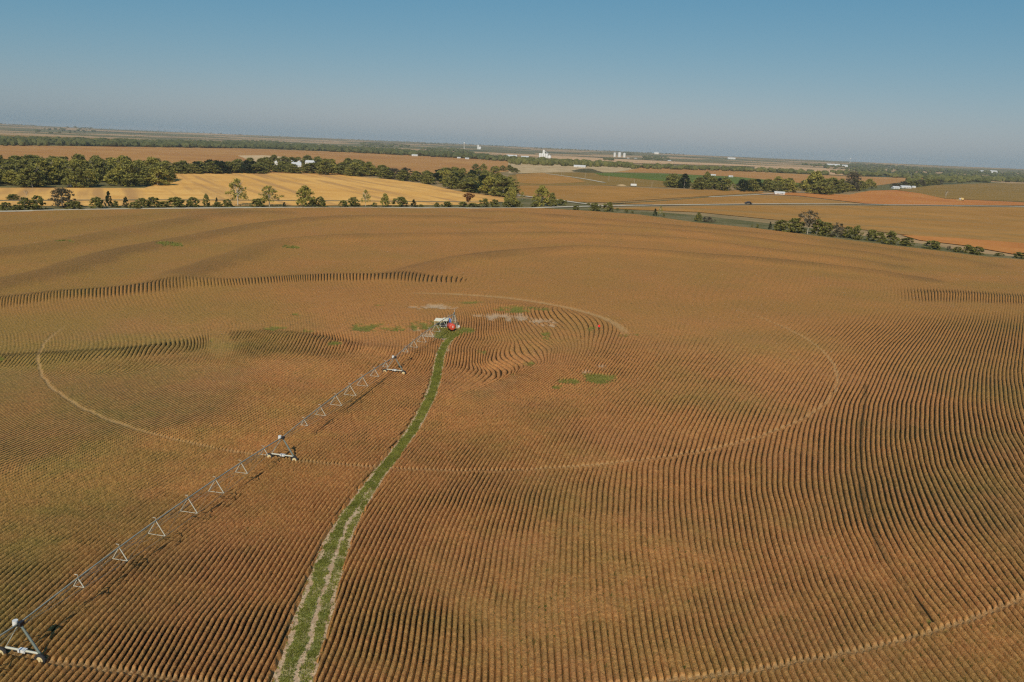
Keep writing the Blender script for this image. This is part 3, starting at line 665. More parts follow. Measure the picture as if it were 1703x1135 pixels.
def ordw(n):
    if n <= 20: return ORD[n - 1]
    t = {2: 'twenty', 3: 'thirty', 4: 'forty'}[n // 10]; return (t + '-' + ORD[n % 10 - 1]) if n % 10 else {'twenty': 'twentieth', 'thirty': 'thirtieth', 'forty': 'fortieth'}[t]
ROWL = [(42,330,317,12,'bare','small thin tree standing alone at the far left edge of the golden stubble'),
 (19,332.5,325,22,'bush','low bush left of the small thin tree at the stubble edge'),
 (6,351,339,20,'bush',0),(24,351,342,16,'bush',0),(38,350,331,22,'bush',0),(58,349,328,24,'bush',0),(96,346,317,44,'grey','big round grey-brown tree, the broadest crown in the left roadside row'),(121,349,337,26,'bush',0),
 (159,347,331,22,'bush',0),(179,345,321,17,'cedar','tall dark oval cedar right of the big grey-brown tree'),(190,345,336,12,'bush',0),(208,346.5,328,13,'cedar','narrow dark cedar, second right of the big grey-brown tree'),
 (222,348,338,18,'bush',0),(234,347,332,18,'bush',0),(251,346,331,24,'bush',0),(270,346,337,22,'bush',0),(290,346,331,30,'bush',0),(318,345,330,22,'bush',0),(342,344,325,14,'broad','slim green tree just left of the biggest cottonwood'),
 (360,341,329,7,'cedar','tiny cedar at the stubble edge left of the biggest cottonwood'),(361,345,338,18,'bush',0),(377,344.5,333,17,'bush',0),
 (391,343,301,44,'cotton','biggest sparse yellow-green cottonwood, pale limbs showing, in the roadside row'),(428,344.5,333,24,'bush',0),(444,344,312,46,'cotton','wide sparse cottonwood right of the biggest one, pale trunk showing'),
 (472,344,337,8,'cedar','tiny cedar between the wide cottonwood and the full round tree'),(506,344,312,36,'light','full round green tree in the middle of the roadside row'),(519,344,334,12,'bush',0),(532,344,329,18,'bush',0),(570,344,335,14,'bush',0),
 (587,343.5,330,20,'bush',0),(607,343.5,317.5,18,'cotton','slender sparse poplar-like tree right of the full round tree'),(622,344,338,8,'bush',0),(640,344,324,18,'light','leaning narrow green tree right of the slender sparse one'),
 (666,344,330,24,'bush',0),(687,344.5,333,14,'cedar','pointed dark cedar in the middle right of the roadside row'),(700,345,341,10,'bush',0),(726,345,338,10,'bush',0),(744,344.5,336.5,18,'bush',0),(770,344.5,337,16,'bush',0),
 (778,343,323,22,'rust','rust red flat-topped tree beside the stubble field'),(786,344.5,339,20,'bush',0),(806,345,332.5,16,'bush',0),(821.5,344.5,334,16,'bush',0),(845,345,335,22,'bush',0),(850,344,314,28,'light','bright green tree at the right end of the golden stubble'),
 (869,332,320,12,'cotton','thin pale tree behind the side road'),(861,344,335,12,'bush',0),(890,345,338,14,'bush',0),(900,343,311,31,'light','tall green multi-stemmed tree left of the crossroads'),(918,344,322.5,20,'broad','smaller tree leaning on the tall one left of the crossroads'),
 (933,341.5,333,16,'bush',0),(941,339,334,5,'bush',0),(959,349.5,343,12,'bush',0),(979,343,338.5,6,'bush',0),(991,351,340,20,'bush',0),(1013,352,338.5,16,'bush',0),(1027,350,347,6,'bush',0),(1042,353.5,349,8,'bush',0),(1052,355,352,6,'bush',0),
 (1090,359,348,8,'cedar','small pointed cedar beside the thin sapling on the verge'),(1098,360,343.5,9,'cotton','thin sapling standing on the grassy verge right of the crossroads'),(1104,361,356,4,'bush',0),
 (1162,368,355,16,'broad','small round tree with a brown bush at its right foot'),(1178,370,362,22,'greybush',0)]
HEDGE = [(1251,378,374,3,'bush',0),(1260,379,374,5,'bush',0),(1281,381.5,370.5,8,'cedar','small upright cedar at the left end of the right hedge'),(1301,384.5,369,22,'bush',0),(1325,388,366,30,'bush',0),(1347,390.5,354,42,'umbrella','tall umbrella-shaped brownish tree with a pale trunk in the right hedge'),
 (1361,390,369,26,'bush',0),(1377,393,373,24,'bush',0),(1395,395,374,24,'greybush',0),(1411,396,379,20,'bush',0),(1426,399,378,24,'broad','round green tree in the middle of the right hedge'),(1452,401,385,22,'bush',0),(1466,403,389,16,'bush',0),(1485,407,387,30,'broad','dark broad tree at the right end of the dense hedge'),
 (1512,409.5,398,22,'bush',0),(1555,414.5,403,26,'bush',0),(1579,416.5,410,8,'greybush',0),(1594,419,412,16,'bush',0),(1611,421,409.5,16,'bush',0),(1628,423.5,412,22,'bush',0),(1663,426,422,14,'bush',0),(1697,430,421.5,18,'bush',0)]
def place_rows():
    for L, where, grp in ((ROWL, 'in the near roadside shrub line', 'shrubs along the near gravel road'), (HEDGE, 'in the right hedge', 'bushes of the right hedge')):
        n = 0
        for x, b, t, w, k, lab in L:
            D = depth(x, b); X, Y = GP(x, b)
            if not lab:
                n += 1
                col = 'brownish' if k == 'greybush' else 'dark green'
                sz = 'tiny' if w < 9 else 'small' if w < 15 else 'low' if (b - t) < 11 else 'large'
                lab = f'{sz} {col} bush, {ordw(n)} from left {where}'
            g = grp if k in ('bush', 'greybush') else None
            plant(k, X, Y + w * D / F * .3, (b - t) * D / F * 1.02, w * D / F * (1.05 if k in ('bush', 'greybush') else .98), lab, g)
place_rows()
plant('bare', *GP(1572.5, 330), 13 * depth(1572, 330) / F, 9 * depth(1572, 330) / F, 'bare spindly tree standing alone at the orange and olive field edge')

def in_poly(x, y, P):
    c = False; j = len(P) - 1
    for i in range(len(P)):
        if (P[i][1] > y) != (P[j][1] > y) and x < (P[j][0] - P[i][0]) * (y - P[i][1]) / (P[j][1] - P[i][1]) + P[i][0]: c = not c
        j = i
    return c
def fill(poly, n, gap, seed, holes=()):
    """n points in a pixel-surveyed area, spread over the land"""
    r = random.Random(seed); P = [GP(*p) for p in poly]; Hs = [[GP(*p) for p in h] for h in holes]
    x0, x1 = min(p[0] for p in P), max(p[0] for p in P); y0, y1 = min(p[1] for p in P), max(p[1] for p in P); out = []
    for _ in range(40000):
        if len(out) >= n: break
        x, y = r.uniform(x0, x1), r.uniform(y0, y1)
        if not in_poly(x, y, P) or any(in_poly(x, y, h) for h in Hs): continue
        if all((x - a) ** 2 + (y - b) ** 2 > gap * gap for a, b in out): out.append((x, y))
    return out
def wood(poly, n, gap, h, w, kinds, label, group, seed, holes=()):
    r = random.Random(seed)
    for x, y in fill(poly, n, gap, seed, holes):
        k = r.choice(kinds); f = r.uniform(.75, 1.2)
        plant(k, x, y, h * f * 1.15, w * r.uniform(1.25, 1.7), label, group)
# the big left wood: pale-topped front, darker rear
wood([(60, 297), (150, 290), (268, 291), (283, 298), (268, 310), (180, 313), (60, 312)], 42, 12.5, 15, 17, ['light', 'light', 'broad'], 'leafy yellow-green tree crowded in the big wood at left', 'trees of the big left wood', 1)
wood([(-60, 299), (60, 297), (60, 312), (-60, 310)], 18, 12.5, 12, 16, ['light', 'broad'], 'rounded tree in the front left part of the big wood', 'trees of the front left wood', 2)
wood([(-60, 286), (110, 286), (108, 293), (-60, 292)], 16, 15, 14, 19, ['broad', 'broad', 'bush'], 'dark green tree at the rear left of the big wood', 'trees of the rear left wood', 3)
wood([(265, 287), (440, 285), (440, 289), (284, 289.5)], 24, 13, 12, 19, ['broad', 'broad', 'cedar'], 'dark green tree in the belt behind the stubble, left of the bins', 'trees of the belt left of the bins', 4)
wood([(380, 280), (450, 278), (458, 286), (385, 287)], 8, 14, 12, 18, ['broad'], 'dark tree clustered at the left side of the grain bin farmstead', 'trees left of the farmstead', 5)
wood([(452, 283.5), (520, 283), (530, 290), (452, 287.5)], 10, 14, 9, 18, ['broad', 'bush'], 'dark green tree in front of the grain bins', 'trees in front of the grain bins', 6)
wood([(452, 275.2), (530, 275.8), (530, 273.6), (455, 273)], 8, 16, 13, 19, ['broad'], 'dark tree behind the white grain bins', 'trees behind the grain bins', 61)
wood([(530, 284), (585, 284), (640, 292), (645, 297.5), (530, 290.5)], 22, 14, 15, 20, ['broad', 'broad', 'light'], 'rounded green tree in the wood right of the grain bins', 'trees right of the grain bins', 7)
wood([(640, 294), (700, 299), (720, 309), (700, 305.5), (640, 298)], 9, 13, 10, 16, ['broad', 'grey'], 'brownish green tree in the narrow middle of the wood belt', 'trees of the narrow middle belt', 8)
wood([(690, 300), (760, 298), (860, 306), (866, 328), (845, 329), (760, 317), (710, 307)], 44, 12.5, 13, 18, ['broad', 'light', 'broad', 'cedar'], 'green tree in the spreading right end of the wood belt', 'trees at the right end of the wood belt', 9)
wood([(780, 281), (860, 283), (862, 289), (790, 287)], 9, 20, 9, 13, ['light', 'broad'], 'small scattered tree behind the right end of the wood belt', 'scattered trees behind the belt', 10)
wood([(1108, 309), (1135, 308), (1170, 312), (1270, 317), (1265, 320.5), (1170, 316), (1108, 313)], 20, 13, 14, 18, ['broad', 'cedar', 'broad'], 'dark green tree in the shelter belt before the green field', 'trees of the shelter belt', 11)
wood([(1265, 316), (1340, 313), (1405, 314), (1462, 312), (1440, 316), (1405, 325.5), (1340, 323.5), (1265, 320)], 30, 14, 15, 19, ['broad', 'broad', 'light'], 'green tree in the dense wood at the orange wedge tip', 'trees of the right wood', 12)
wood([(1478, 313), (1560, 305), (1570, 307), (1500, 313.5)], 14, 15, 10, 17, ['broad', 'grey'], 'green tree in the row behind the white roofs', 'trees behind the white roofs', 13)
plant('light', *GP(1354, 319), 30, 36, 'tall pale green tree rising above the right wood, left one of two')
plant('grey', *GP(1415, 318), 29, 30, 'tall greyish tree rising above the right wood, right one of two')
plant('broad', *GP(1175, 313.5), 22, 20, 'tallest dark tree of the shelter belt before the green field')

# far woods that read as one mass
def far_wood(name, polys, mat, label, seed):
    r = np.random.default_rng(seed); Vs = []; Fs = []; Ts = []; base = 0
    ico_v = []; mb = None
    g = (1 + 5 ** .5) / 2
    iv = np.array([(-1, g, 0), (1, g, 0), (-1, -g, 0), (1, -g, 0), (0, -1, g), (0, 1, g), (0, -1, -g), (0, 1, -g), (g, 0, -1), (g, 0, 1), (-g, 0, -1), (-g, 0, 1)]) / math.hypot(1, g)
    iF = [(0, 11, 5), (0, 5, 1), (0, 1, 7), (0, 7, 10), (0, 10, 11), (1, 5, 9), (5, 11, 4), (11, 10, 2), (10, 7, 6), (7, 1, 8), (3, 9, 4), (3, 4, 2), (3, 2, 6), (3, 6, 8), (3, 8, 9), (4, 9, 5), (2, 4, 11), (6, 2, 10), (8, 6, 7), (9, 8, 1)]
    # one subdivision
    vs = [tuple(p) for p in iv]; cache = {}; F2 = []
    def mid(a, b):
        k = (min(a, b), max(a, b))
        if k not in cache:
            m = (np.array(vs[a]) + np.array(vs[b])) / 2; m /= np.linalg.norm(m); vs.append(tuple(m)); cache[k] = len(vs) - 1
        return cache[k]
    for a, b, c in iF:
        ab, bc, ca = mid(a, b), mid(b, c), mid(c, a); F2 += [(a, ab, ca), (b, bc, ab), (c, ca, bc), (ab, bc, ca)]
    iv = np.array(vs); F2 = np.array(F2)
    for poly, n, h in polys:
        P = [GP(*p) for p in poly]; xs = [p[0] for p in P]; ys = [p[1] for p in P]; c = 0; tries = 0
        while c < n and tries < n * 60:
            tries += 1
            x, y = r.uniform(min(xs), max(xs)), r.uniform(min(ys), max(ys))
            if not in_poly(x, y, P): continue
            c += 1; R = math.hypot(x, y)
            zg = 0.0
            if R > 3500:
                left = 1 - float(sst(-9000, 2500, x)); zg = (float(sst(3800, 13000, R)) * (40 + 9 * left) + float(sst(5000, 9000, R)) * float(12 * vn(np.array(x), np.array(y), 3300, 91) + 7 * vn(np.array(x), np.array(y), 1300, 92))) * float(sst(3500, 5500, R))
            hh = h * r.uniform(.6, 1.25); ww = hh * r.uniform(.7, 1.3) * (1 if R < 2500 else 1.5)
            v = iv * (1 + r.uniform(-.22, .22, (len(iv), 1))) * np.array([ww * .5, ww * .5, hh * .55]) + np.array([x, y, zg + hh * .42])
            Vs.append(v); Fs.append(F2 + base); base += len(iv); Ts.append(np.full(len(iv), np.clip(r.normal(.5, .3), 0, 1)) + r.uniform(-.25, .25, len(iv)))
    me = np_mesh(name, np.concatenate(Vs), np.concatenate(Fs), mat, False, dict(tint=np.clip(np.concatenate(Ts), 0, 1)), 3)
    tag(link(name, me), label, 'woodland', None, 'stuff')
M_FAR = leaf_mat('far_foliage', (.055, .065, .022), (.14, .14, .045), None, .1)
M_FARG = leaf_mat('far_green_foliage', (.075, .08, .02), (.17, .16, .045), None, .1)
far_wood('far_woods', [
    ([(-160, 233), (150, 236), (330, 240), (450, 243), (450, 247.5), (330, 246.5), (150, 243.5), (-160, 242)], 1100, 14),
    ([(450, 243), (620, 250), (760, 259), (860, 266), (860, 270), (760, 263.5), (620, 256), (450, 248)], 800, 15),
    ([(200, 236), (440, 238), (600, 248), (450, 244), (200, 240)], 260, 14)], M_FAR, 'long dark woods behind the broad reddish field, left of the horizon', 3)
far_wood('distant_trees', [
    ([(-160, 211), (60, 211.5), (60, 214), (-160, 213)], 90, 14), ([(60, 219), (150, 218), (160, 223), (60, 224)], 70, 13), ([(100, 214), (230, 219), (230, 221), (110, 217)], 50, 12),
    ([(230, 220), (480, 231), (480, 233), (230, 222)], 60, 12), ([(560, 234), (780, 244), (780, 246), (560, 236)], 180, 12), ([(600, 241), (680, 245), (680, 248), (600, 245)], 80, 12), ([(700, 249), (760, 250), (790, 256), (720, 255)], 90, 14),
    ([(700, 243), (860, 248), (860, 249.5), (700, 245)], 90, 10), ([(880, 250), (1140, 260.5), (1140, 263), (880, 252)], 150, 10), ([(1068, 262.5), (1110, 264), (1112, 268), (1068, 267)], 70, 11), ([(1005, 266), (1018, 266.5), (1018, 268), (1005, 267.5)], 14, 13),
    ([(1028, 258), (1055, 259), (1055, 262), (1028, 261)], 30, 11)], M_FAR, 'scattered dark tree clumps dotted below the horizon', 4)
far_wood('creek_trees', [
    ([(846, 267), (950, 272), (1050, 277), (1050, 280), (950, 277), (846, 274)], 260, 14), ([(1050, 277.5), (1150, 280), (1270, 284), (1380, 290), (1380, 292), (1270, 287), (1150, 283), (1050, 281)], 200, 12),
    ([(1380, 287), (1500, 293), (1560, 295), (1560, 299), (1440, 294), (1380, 291)], 90, 12), ([(1540, 297), (1620, 297), (1850, 301), (1850, 308), (1640, 304), (1560, 305)], 300, 13),
    ([(1500, 303), (1560, 300), (1560, 305), (1510, 308)], 40, 13)], M_FARG, 'green creek-side trees winding across the middle plain', 5)
far_wood('horizon_woods', [
    ([(1140, 264), (1300, 268), (1450, 276), (1600, 285), (1850, 297), (1850, 287), (1600, 275.5), (1400, 267), (1140, 260)], 1900, 11),
    ([(1330, 276), (1450, 278), (1620, 288), (1850, 297), (1850, 300), (1620, 297), (1480, 292), (1440, 288)], 900, 12)], M_FAR, 'dark bluish woods filling the right side below the horizon', 6)

# ------------------------------------------------------------------ farm buildings
M_WHITE = paint('white_metal', (.62, .62, .59), .5, .4, 0, .2, (.5, .45, .38))
M_GALV = paint('galvanised', (.62, .64, .63), .4, .5, .3, .25, (.35, .32, .27))
M_ROOF = paint('pale_roof', (.56, .56, .54), .5, .4, 0, .2, (.5, .46, .4))
M_GREYW = paint('grey_wall', (.45, .43, .38), .7, .3)
M_DKGLASS = paint('dark_opening', (.03, .03, .035), .4, .4)
def bin_thing(px, py, r, h, label, name='grain_bin', cat='grain bin', group='grain bins of the farmstead', z=0):
    X, Y = GP(px, py); o = empty(name, (X, Y, z)); tag(o, label, cat, group)
    pr = []
    for k in range(13): zz = h * k / 12; pr += [(r * 1.0, zz), (r * 1.012, zz + h / 24)] if k < 12 else [(r, zz)]
    MB().lathe(pr, n=24).build('wall', M_WHITE, o)
    MB().lathe([(r * 1.06, h - .05), (r * .18, h + r * .52), (r * .18, h + r * .62), (0.01, h + r * .66)], n=24).build('roof', M_ROOF, o)
    MB().box((0, -r * 1.01, h * .12), (1.0, .16, 2.0)).build('door', M_GREYW, o)
    MB().box((r * .72, -r * .74, h * .5), (.5, .5, h)).build('ladder', M_GALV, o)
def shed(px, py, w, d, h, label, rz=0.0, name='farm_shed', cat='shed', group=None, roof=None, wall=None, pitch=.28, z=0):
    X, Y = GP(px, py); o = empty(name, (X, Y, z), rz); tag(o, label, cat, group); x, y = w / 2, d / 2; rh = y * 2 * pitch
    wl_ = MB(); wl_.add([(-x, -y, 0), (x, -y, 0), (x, y, 0), (-x, y, 0), (-x, -y, h), (x, -y, h), (x, y, h), (-x, y, h), (-x, 0, h + rh), (x, 0, h + rh)],
        [(0, 1, 5, 4), (2, 3, 7, 6), (1, 2, 6, 9, 5), (3, 0, 4, 8, 7)]); wl_.build('wall', wall or M_WHITE, o)
    e = .4; t = .12; rm = MB()
    for s in (-1, 1):
        a = (y + e) * s; zz = h - e * pitch * 2; rr = h + rh
        rm.add([(-x - e, a, zz + .02), (x + e, a, zz + .02), (x + e, 0, rr + .02), (-x - e, 0, rr + .02), (-x - e, a, zz + t), (x + e, a, zz + t), (x + e, 0, rr + t), (-x - e, 0, rr + t)],
               [(0, 1, 2, 3), (4, 5, 6, 7), (0, 1, 5, 4), (1, 2, 6, 5), (3, 0, 4, 7)])
    rm.build('roof', roof or M_ROOF, o)
    MB().box((-x * .3, -y - .03, h * .4), (min(4, w * .25), .1, h * .8)).build('door', M_GREYW, o)
    if w > 9:
        for k in (0.25, .6): MB().box((x * k, -y - .03, h * .55), (1.2, .1, .9)).build('window', M_DKGLASS, o)
for k, x in enumerate((460.0, 468.4, 476.5)): bin_thing(x, 275.0, 3.6, 5.6, ['leftmost white grain bin in the farmstead row', 'white grain bin, second from the left in the farmstead row', 'middle white grain bin of the farmstead row'][k])
bin_thing(485.5, 275.2, 4.0, 6.0, 'white grain bin standing left of the white barn roof, fourth in the row')
bin_thing(497.5, 275.4, 3.8, 5.6, 'rightmost white grain bin standing behind the white barn')
shed(493, 280, 14, 16, 4.5, 'white barn in front of the two right grain bins', .3, 'barn', 'barn')
shed(517, 277.5, 16, 12, 7.0, 'large white barn right of the grain bins', 0, 'barn', 'barn')
shed(509, 281, 7, 7, 3.5, 'small white shed between the two barns')
shed(440, 275, 24, 8, 2.5, 'long low grey shed left of the grain bins', 0, wall=M_GREYW)
FARB = [(50.5, 297, 12, 5, 3.5, 'white trailer in the clearing of the left wood, left one'), (97, 296.5, 12, 5, 3.5, 'white trailer roof in the clearing of the left wood, right one'), (118, 311, 4, 3, 2.6, 'tiny white hut at the front edge of the left wood'),
 (651, 256.8, 12, 10, 8, 'white farmhouse below the left far woods'), (657, 257, 9, 9, 6, 'small white outbuilding right of the white farmhouse'), (690, 260, 26, 12, 6, 'low white barn right of the far farmhouse'), (763, 263.8, 14, 9, 5, 'small white shed, left of two at the far wood edge'), (777, 265, 16, 9, 5, 'small white shed, right of two at the far wood edge'),
 (851, 261.5, 60, 22, 9, 'long white warehouse left of the grain elevator'), (873, 263.6, 40, 22, 9, 'white warehouse next to the grain elevator'), (964, 278.5, 40, 14, 5, 'long pale shed beside the quarry'), (1044.5, 264.6, 20, 14, 7, 'white farm shed, left one of the pair far beyond the quarry'),
 (1057, 264.8, 24, 14, 7, 'white farm shed, right one of the pair far beyond the quarry'), (1113, 268.4, 26, 14, 6, 'pale shed at the right end of the far tree clump'), (1215, 295, 12, 7, 4, 'small white hut in the reddish field'), (1186, 292.6, 14, 7, 3.5, 'low pale hut at the green field edge'),
 (1489, 314.2, 13, 8, 3.5, 'white roofed house, left one behind the orange wedge'), (1505, 313.3, 22, 9, 3.5, 'long white roofed building behind the orange wedge'), (1519, 312.8, 7, 6, 3, 'small white roofed shed, right one behind the orange wedge'), (1296, 323.6, 13, 6, 3, 'low white roofed shed at the front of the right wood'),
 (964, 276.5, 18, 10, 6, 'white office hut behind the long quarry shed'), (72, 217, 60, 25, 22, 'pale building cluster near the left skyline, right one'), (58, 216.5, 40, 25, 20, 'pale building near the left skyline, left one'), (151, 221, 30, 16, 14, 'small white farmhouse on the left far slope')]
for k, (x, y, w, d, h, lab) in enumerate(FARB):
    if 'office hut' in lab: continue
    w, d, h = (w * .8, d * .8, h * .75) if y < 300 else (w, d, h)
    shed(x, y, w, d, h * .7, lab, random.uniform(-.2, .2), 'house' if 'house' in lab and 'ware' not in lab else 'trailer' if 'trailer' in lab else 'farm_shed', 'house' if 'farmhouse' in lab or 'roofed house' in lab else 'trailer' if 'trailer' in lab else 'building')
def zfar(x, y):
    R = math.hypot(x, y); left = 1 - float(sst(-9000, 2500, x))
    return (float(sst(3800, 13000, R)) * (40 + 9 * left) + float(sst(5000, 9000, R)) * float(12 * vn(np.array(x), np.array(y), 3300, 91) + 7 * vn(np.array(x), np.array(y), 1300, 92))) * float(sst(3500, 5500, R)) - .35
for x, y, w, d, h, lab in [(1385, 279, 110, 40, 14, 'long white factory building in front of the right horizon woods'), (1404, 279.4, 50, 30, 10, 'shorter white building right of the long factory'), (1651, 290, 60, 30, 15, 'white building among the right horizon woods, rightmost'), (1632, 288.8, 30, 20, 11, 'small white building left of the rightmost one in the woods'),
   (1216, 268.4, 90, 30, 12, 'long pale building on the plain below the middle horizon'), (1091, 261.5, 60, 30, 24, 'pale building on the skyline right of the three white silos')]:
    X, Y = GP(x, y); shed(x, y, w * .8, d * .8, h * .7, lab, 0, 'warehouse', 'building', z=zfar(X, Y))
def elevator():
    X, Y = GP(905.5, 263.2); o = empty('grain_elevator', (X, Y, 0)); tag(o, 'tall white grain elevator with silos and a headhouse on the plain', 'grain elevator')
    for dx in (-22, -11, 0, 11): MB().lathe([(5.4, 0), (5.4, 21), (5.0, 21.4), (0.01, 22)], (dx, 0, 0), 20).build('silo', M_WHITE, o)
    MB().box((-5, 6, 18), (10, 8, 36)).box((-5, 6, 37.2), (6, 5, 2.4)).build('headhouse', M_WHITE, o)
    MB().lathe([(8, 0), (8, 11), (.01, 15)], (24, 4, 0), 20).build('grain_bin', M_WHITE, o)
    MB().tube((-5, 6, 37), (24, 4, 16), .7).build('conveyor', M_GALV, o)
elevator()
for k, (x, w) in enumerate(((1022, 9), (1030, 12), (1038, 10))):
    X, Y = GP(x, 262.5 + .4 * k); o = empty('silo', (X, Y, 0)); tag(o, ['left', 'middle and broadest', 'right'][k] + ' one of three white silos on the middle skyline', 'silo', 'white silos on the skyline')
    MB().lathe([(w, 0), (w, 34 + 4 * (k == 1))], n=24).build('wall', M_WHITE, o); MB().lathe([(w * 1.02, 34 + 4 * (k == 1)), (.01, 38 + 4 * (k == 1))], n=24).build('roof', M_ROOF, o)
def water_tower(px, py, h, label):
    X, Y = GP(px, py); o = empty('water_tower', (X, Y, zfar(X, Y))); tag(o, label, 'water tower')
    MB().lathe([(4.5, 0), (2.2, 5), (1.8, h * .72), (3.5, h * .78)], n=16).build('column', M_WHITE, o)
    r = h * .15; MB().lathe([(3.0, h * .76), (r * .8, h * .80), (r, h * .88), (r * .8, h * .96), (r * .35, h), (.01, h * 1.01)], n=20).build('tank', M_WHITE, o)
water_tower(771.8, 250, 52, 'white water tower breaking the skyline left of centre')
water_tower(1412.8, 276, 50, 'white water tower breaking the skyline above the right woods')
def small_elev():
    X, Y = GP(795, 251); o = empty('grain_elevator', (X, Y, zfar(X, Y))); tag(o, 'narrow pale grain elevator right of the skyline water tower', 'grain elevator')
    MB().box((0, 0, 18), (14, 12, 36)).build('headhouse', M_WHITE, o); MB().lathe([(9, 0), (9, 20), (.01, 24)], (16, 0, 0), 20).build('silo', M_WHITE, o)
small_elev()
M_WOOD = paint('pole_wood', (.42, .36, .28), .9, .1)
for k, (x, b, t) in enumerate(((934, 291.5, 284.5), (973, 297, 288), (1012.5, 302, 293), (1054.6, 308, 299), (1084, 312, 303))):
    X, Y = GP(x, b); D = depth(x, b); hh = (b - t) * D / F; o = empty('utility_pole', (X, Y, 0), .3)
    tag(o, f'wooden utility pole beyond the crossroads, {["leftmost", "second from left", "middle one", "fourth from left", "rightmost"][k]} of five', 'utility pole', 'utility poles beyond the crossroads')
    MB().tube((0, 0, 0), (0, 0, hh), .22, .16).build('post', M_WOOD, o); MB().box((0, -.2, hh - .6), (2.4, .14, .16)).build('crossarm', M_WOOD, o)

# vehicles
M_TYRE = paint('tyre', (.03, .03, .03), .85, .2, 0, .3, (.12, .09, .06)); M_GLASS = paint('window_glass', (.03, .04, .05), .1, .5, 0, .05)
def car(px, py, L, mat, label, rz, pickup=False, name='car', cat='car', z=.32):
    X, Y = GP(px, py); o = empty(name, (X, Y, z), rz); tag(o, label, cat); k = L / 4.8; w = .92 * k
    prof = [(-2.4, .4), (-2.4, .95), (-1.9, 1.05), (-1.3, 1.1), (-.9, 1.62), (.9, 1.66), (1.5, 1.1), (2.35, 1.0), (2.4, .4)]
    if pickup: prof = [(-2.4, .5), (-2.4, 1.0), (-1.3, 1.15), (-.9, 1.8), (.5, 1.8), (.7, 1.15), (2.4, 1.15), (2.4, .5)]
    n = len(prof); m = MB()
    vs = [(a * k, -w, b * k) for a, b in prof] + [(a * k, w, b * k) for a, b in prof]
    m.add(vs, [tuple(range(n)), tuple(range(2 * n - 1, n - 1, -1))] + [(i, (i + 1) % n, n + (i + 1) % n, n + i) for i in range(n)]); m.build('body', mat, o)
    for s in (-1, 1): MB().box((-.05 * k if not pickup else -.2 * k, s * (w + .01), 1.38 * k), (1.7 * k if not pickup else 1.1 * k, .04, .35 * k)).build('window', M_GLASS, o)
    for a in (-1.5, 1.5):
        for s in (-1, 1): MB().tube((a * k, s * w * .75, .36 * k), (a * k, s * (w + .03), .36 * k), .36 * k, n=16).build('wheel', M_TYRE, o)
car(1244.5, 340.2, 7.5, paint('black_paint', (.012, .012, .015), .3, .5, 0, .1), 'black vehicle driving alone on the gravel road at right', 0.05)
def tanker():
    X, Y = GP(1053.5, 310.3); o = empty('trailer', (X, Y, .1)); tag(o, 'white box trailer parked beyond the crossroads beside a tan mound', 'trailer')
    MB().box((0, 0, 2.1), (8.2, 2.6, 2.7)).build('body', M_WHITE, o); MB().box((0, 0, .62), (8.0, 2.0, .2)).build('chassis', M_GALV, o)
    for a in (-2.8, 2.0, 3.1):
        for s in (-1, 1): MB().tube((a, s * .95, .5), (a, s * 1.25, .5), .5, n=16).build('wheel', M_TYRE, o)
tanker()
mound(1034, 309, 16, 2.2, 14, M_quarry, 'tan_mound', 'low tan earth heap left of the white box trailer')
def combine():
    X, Y = GP(1598.5, 334.2); o = empty('combine_harvester', (X, Y, .15), .4); tag(o, 'pale yellow farm machine parked in the orange stubble at right', 'farm machine')
    my = paint('pale_yellow_paint', (.75, .55, .22), .4, .4); MB().box((0.3, 0, 2.3), (5.0, 2.8, 2.2)).box((1.0, 0, 3.6), (2.4, 2.4, .5)).build('body', my, o)
    MB().box((-3.0, 0, 2.5), (1.6, 1.8, 1.8)).build('cab', M_WHITE, o); MB().box((-4.6, 0, .7), (1.2, 6.5, .9)).build('header', my, o)
    for a, rr in ((-2, .95), (2, .6)):
        for s in (-1, 1): MB().tube((a, s * 1.2, rr), (a, s * 1.75, rr), rr, n=18).build('wheel', M_TYRE, o)
    MB().tube((.5, 1.3, 3.4), (3.6, 2.8, 3.9), .22).build('unloading_auger', my, o)
combine()
def flag():
    X, Y = GP(994, 549.5); o = empty('marker_flag', (X, Y, zt(X, Y))); tag(o, 'small red marker flag standing in a green weed patch', 'flag')
    MB().tube((0, 0, 0), (0, 0, 1.6), .025, n=6).build('pole', M_GALV, o)
    m = MB(); n = 6
    vs = [(i * .12, .03 * math.sin(i * 1.3) + e, 1.0 + j * .6) for e in (-.006, .006) for j in (0, 1) for i in range(n)]
    fs = [(i, i + 1, n + i + 1, n + i) for i in range(n - 1)] + [(3 * n + i, 3 * n + i + 1, 2 * n + i + 1, 2 * n + i) for i in range(n - 1)]
    m.add(vs, fs).build('cloth', paint('red_cloth', (.75, .03, .02), .8, .1, 0, .05), o)
flag()

# ------------------------------------------------------------------ the centre pivot machine
M_GREEN = paint('weathered_green_steel', (.17, .21, .18), .5, .4, .2, .4, (.25, .2, .13))
M_STEEL = paint('galvanised_steel', (.34, .35, .28), .6, .3, .0, .25, (.35, .30, .22))
M_BRACE = paint('bright_brace', (.50, .49, .39), .5, .4, .0, .15, (.45, .4, .28))
M_CREAM = paint('cream_rim', (.62, .52, .29), .5, .4, 0, .2)
M_CAPW = paint('white_plastic', (.66, .66, .62), .35, .5, 0, .1)
M_YEL = paint('yellow_motor', (.75, .48, .03), .5, .4, 0, .2)
M_BLK = paint('black_metal', (.02, .02, .022), .5, .4, 0, .15)
M_BLUE = paint('blue_panel', (.02, .11, .42), .4, .5, 0, .05)
M_RED = paint('red_tank', (.60, .075, .04), .42, .45, 0, .2, (.7, .25, .18), 2.0)
ZP = zt(*PIV); HP = 3.75
ax = Vector((AX[0], AX[1], 0)); sd = Vector((-AX[1], AX[0], 0))   # sd points to the right of the picture when negative
if sd.x < 0: sd = -sd
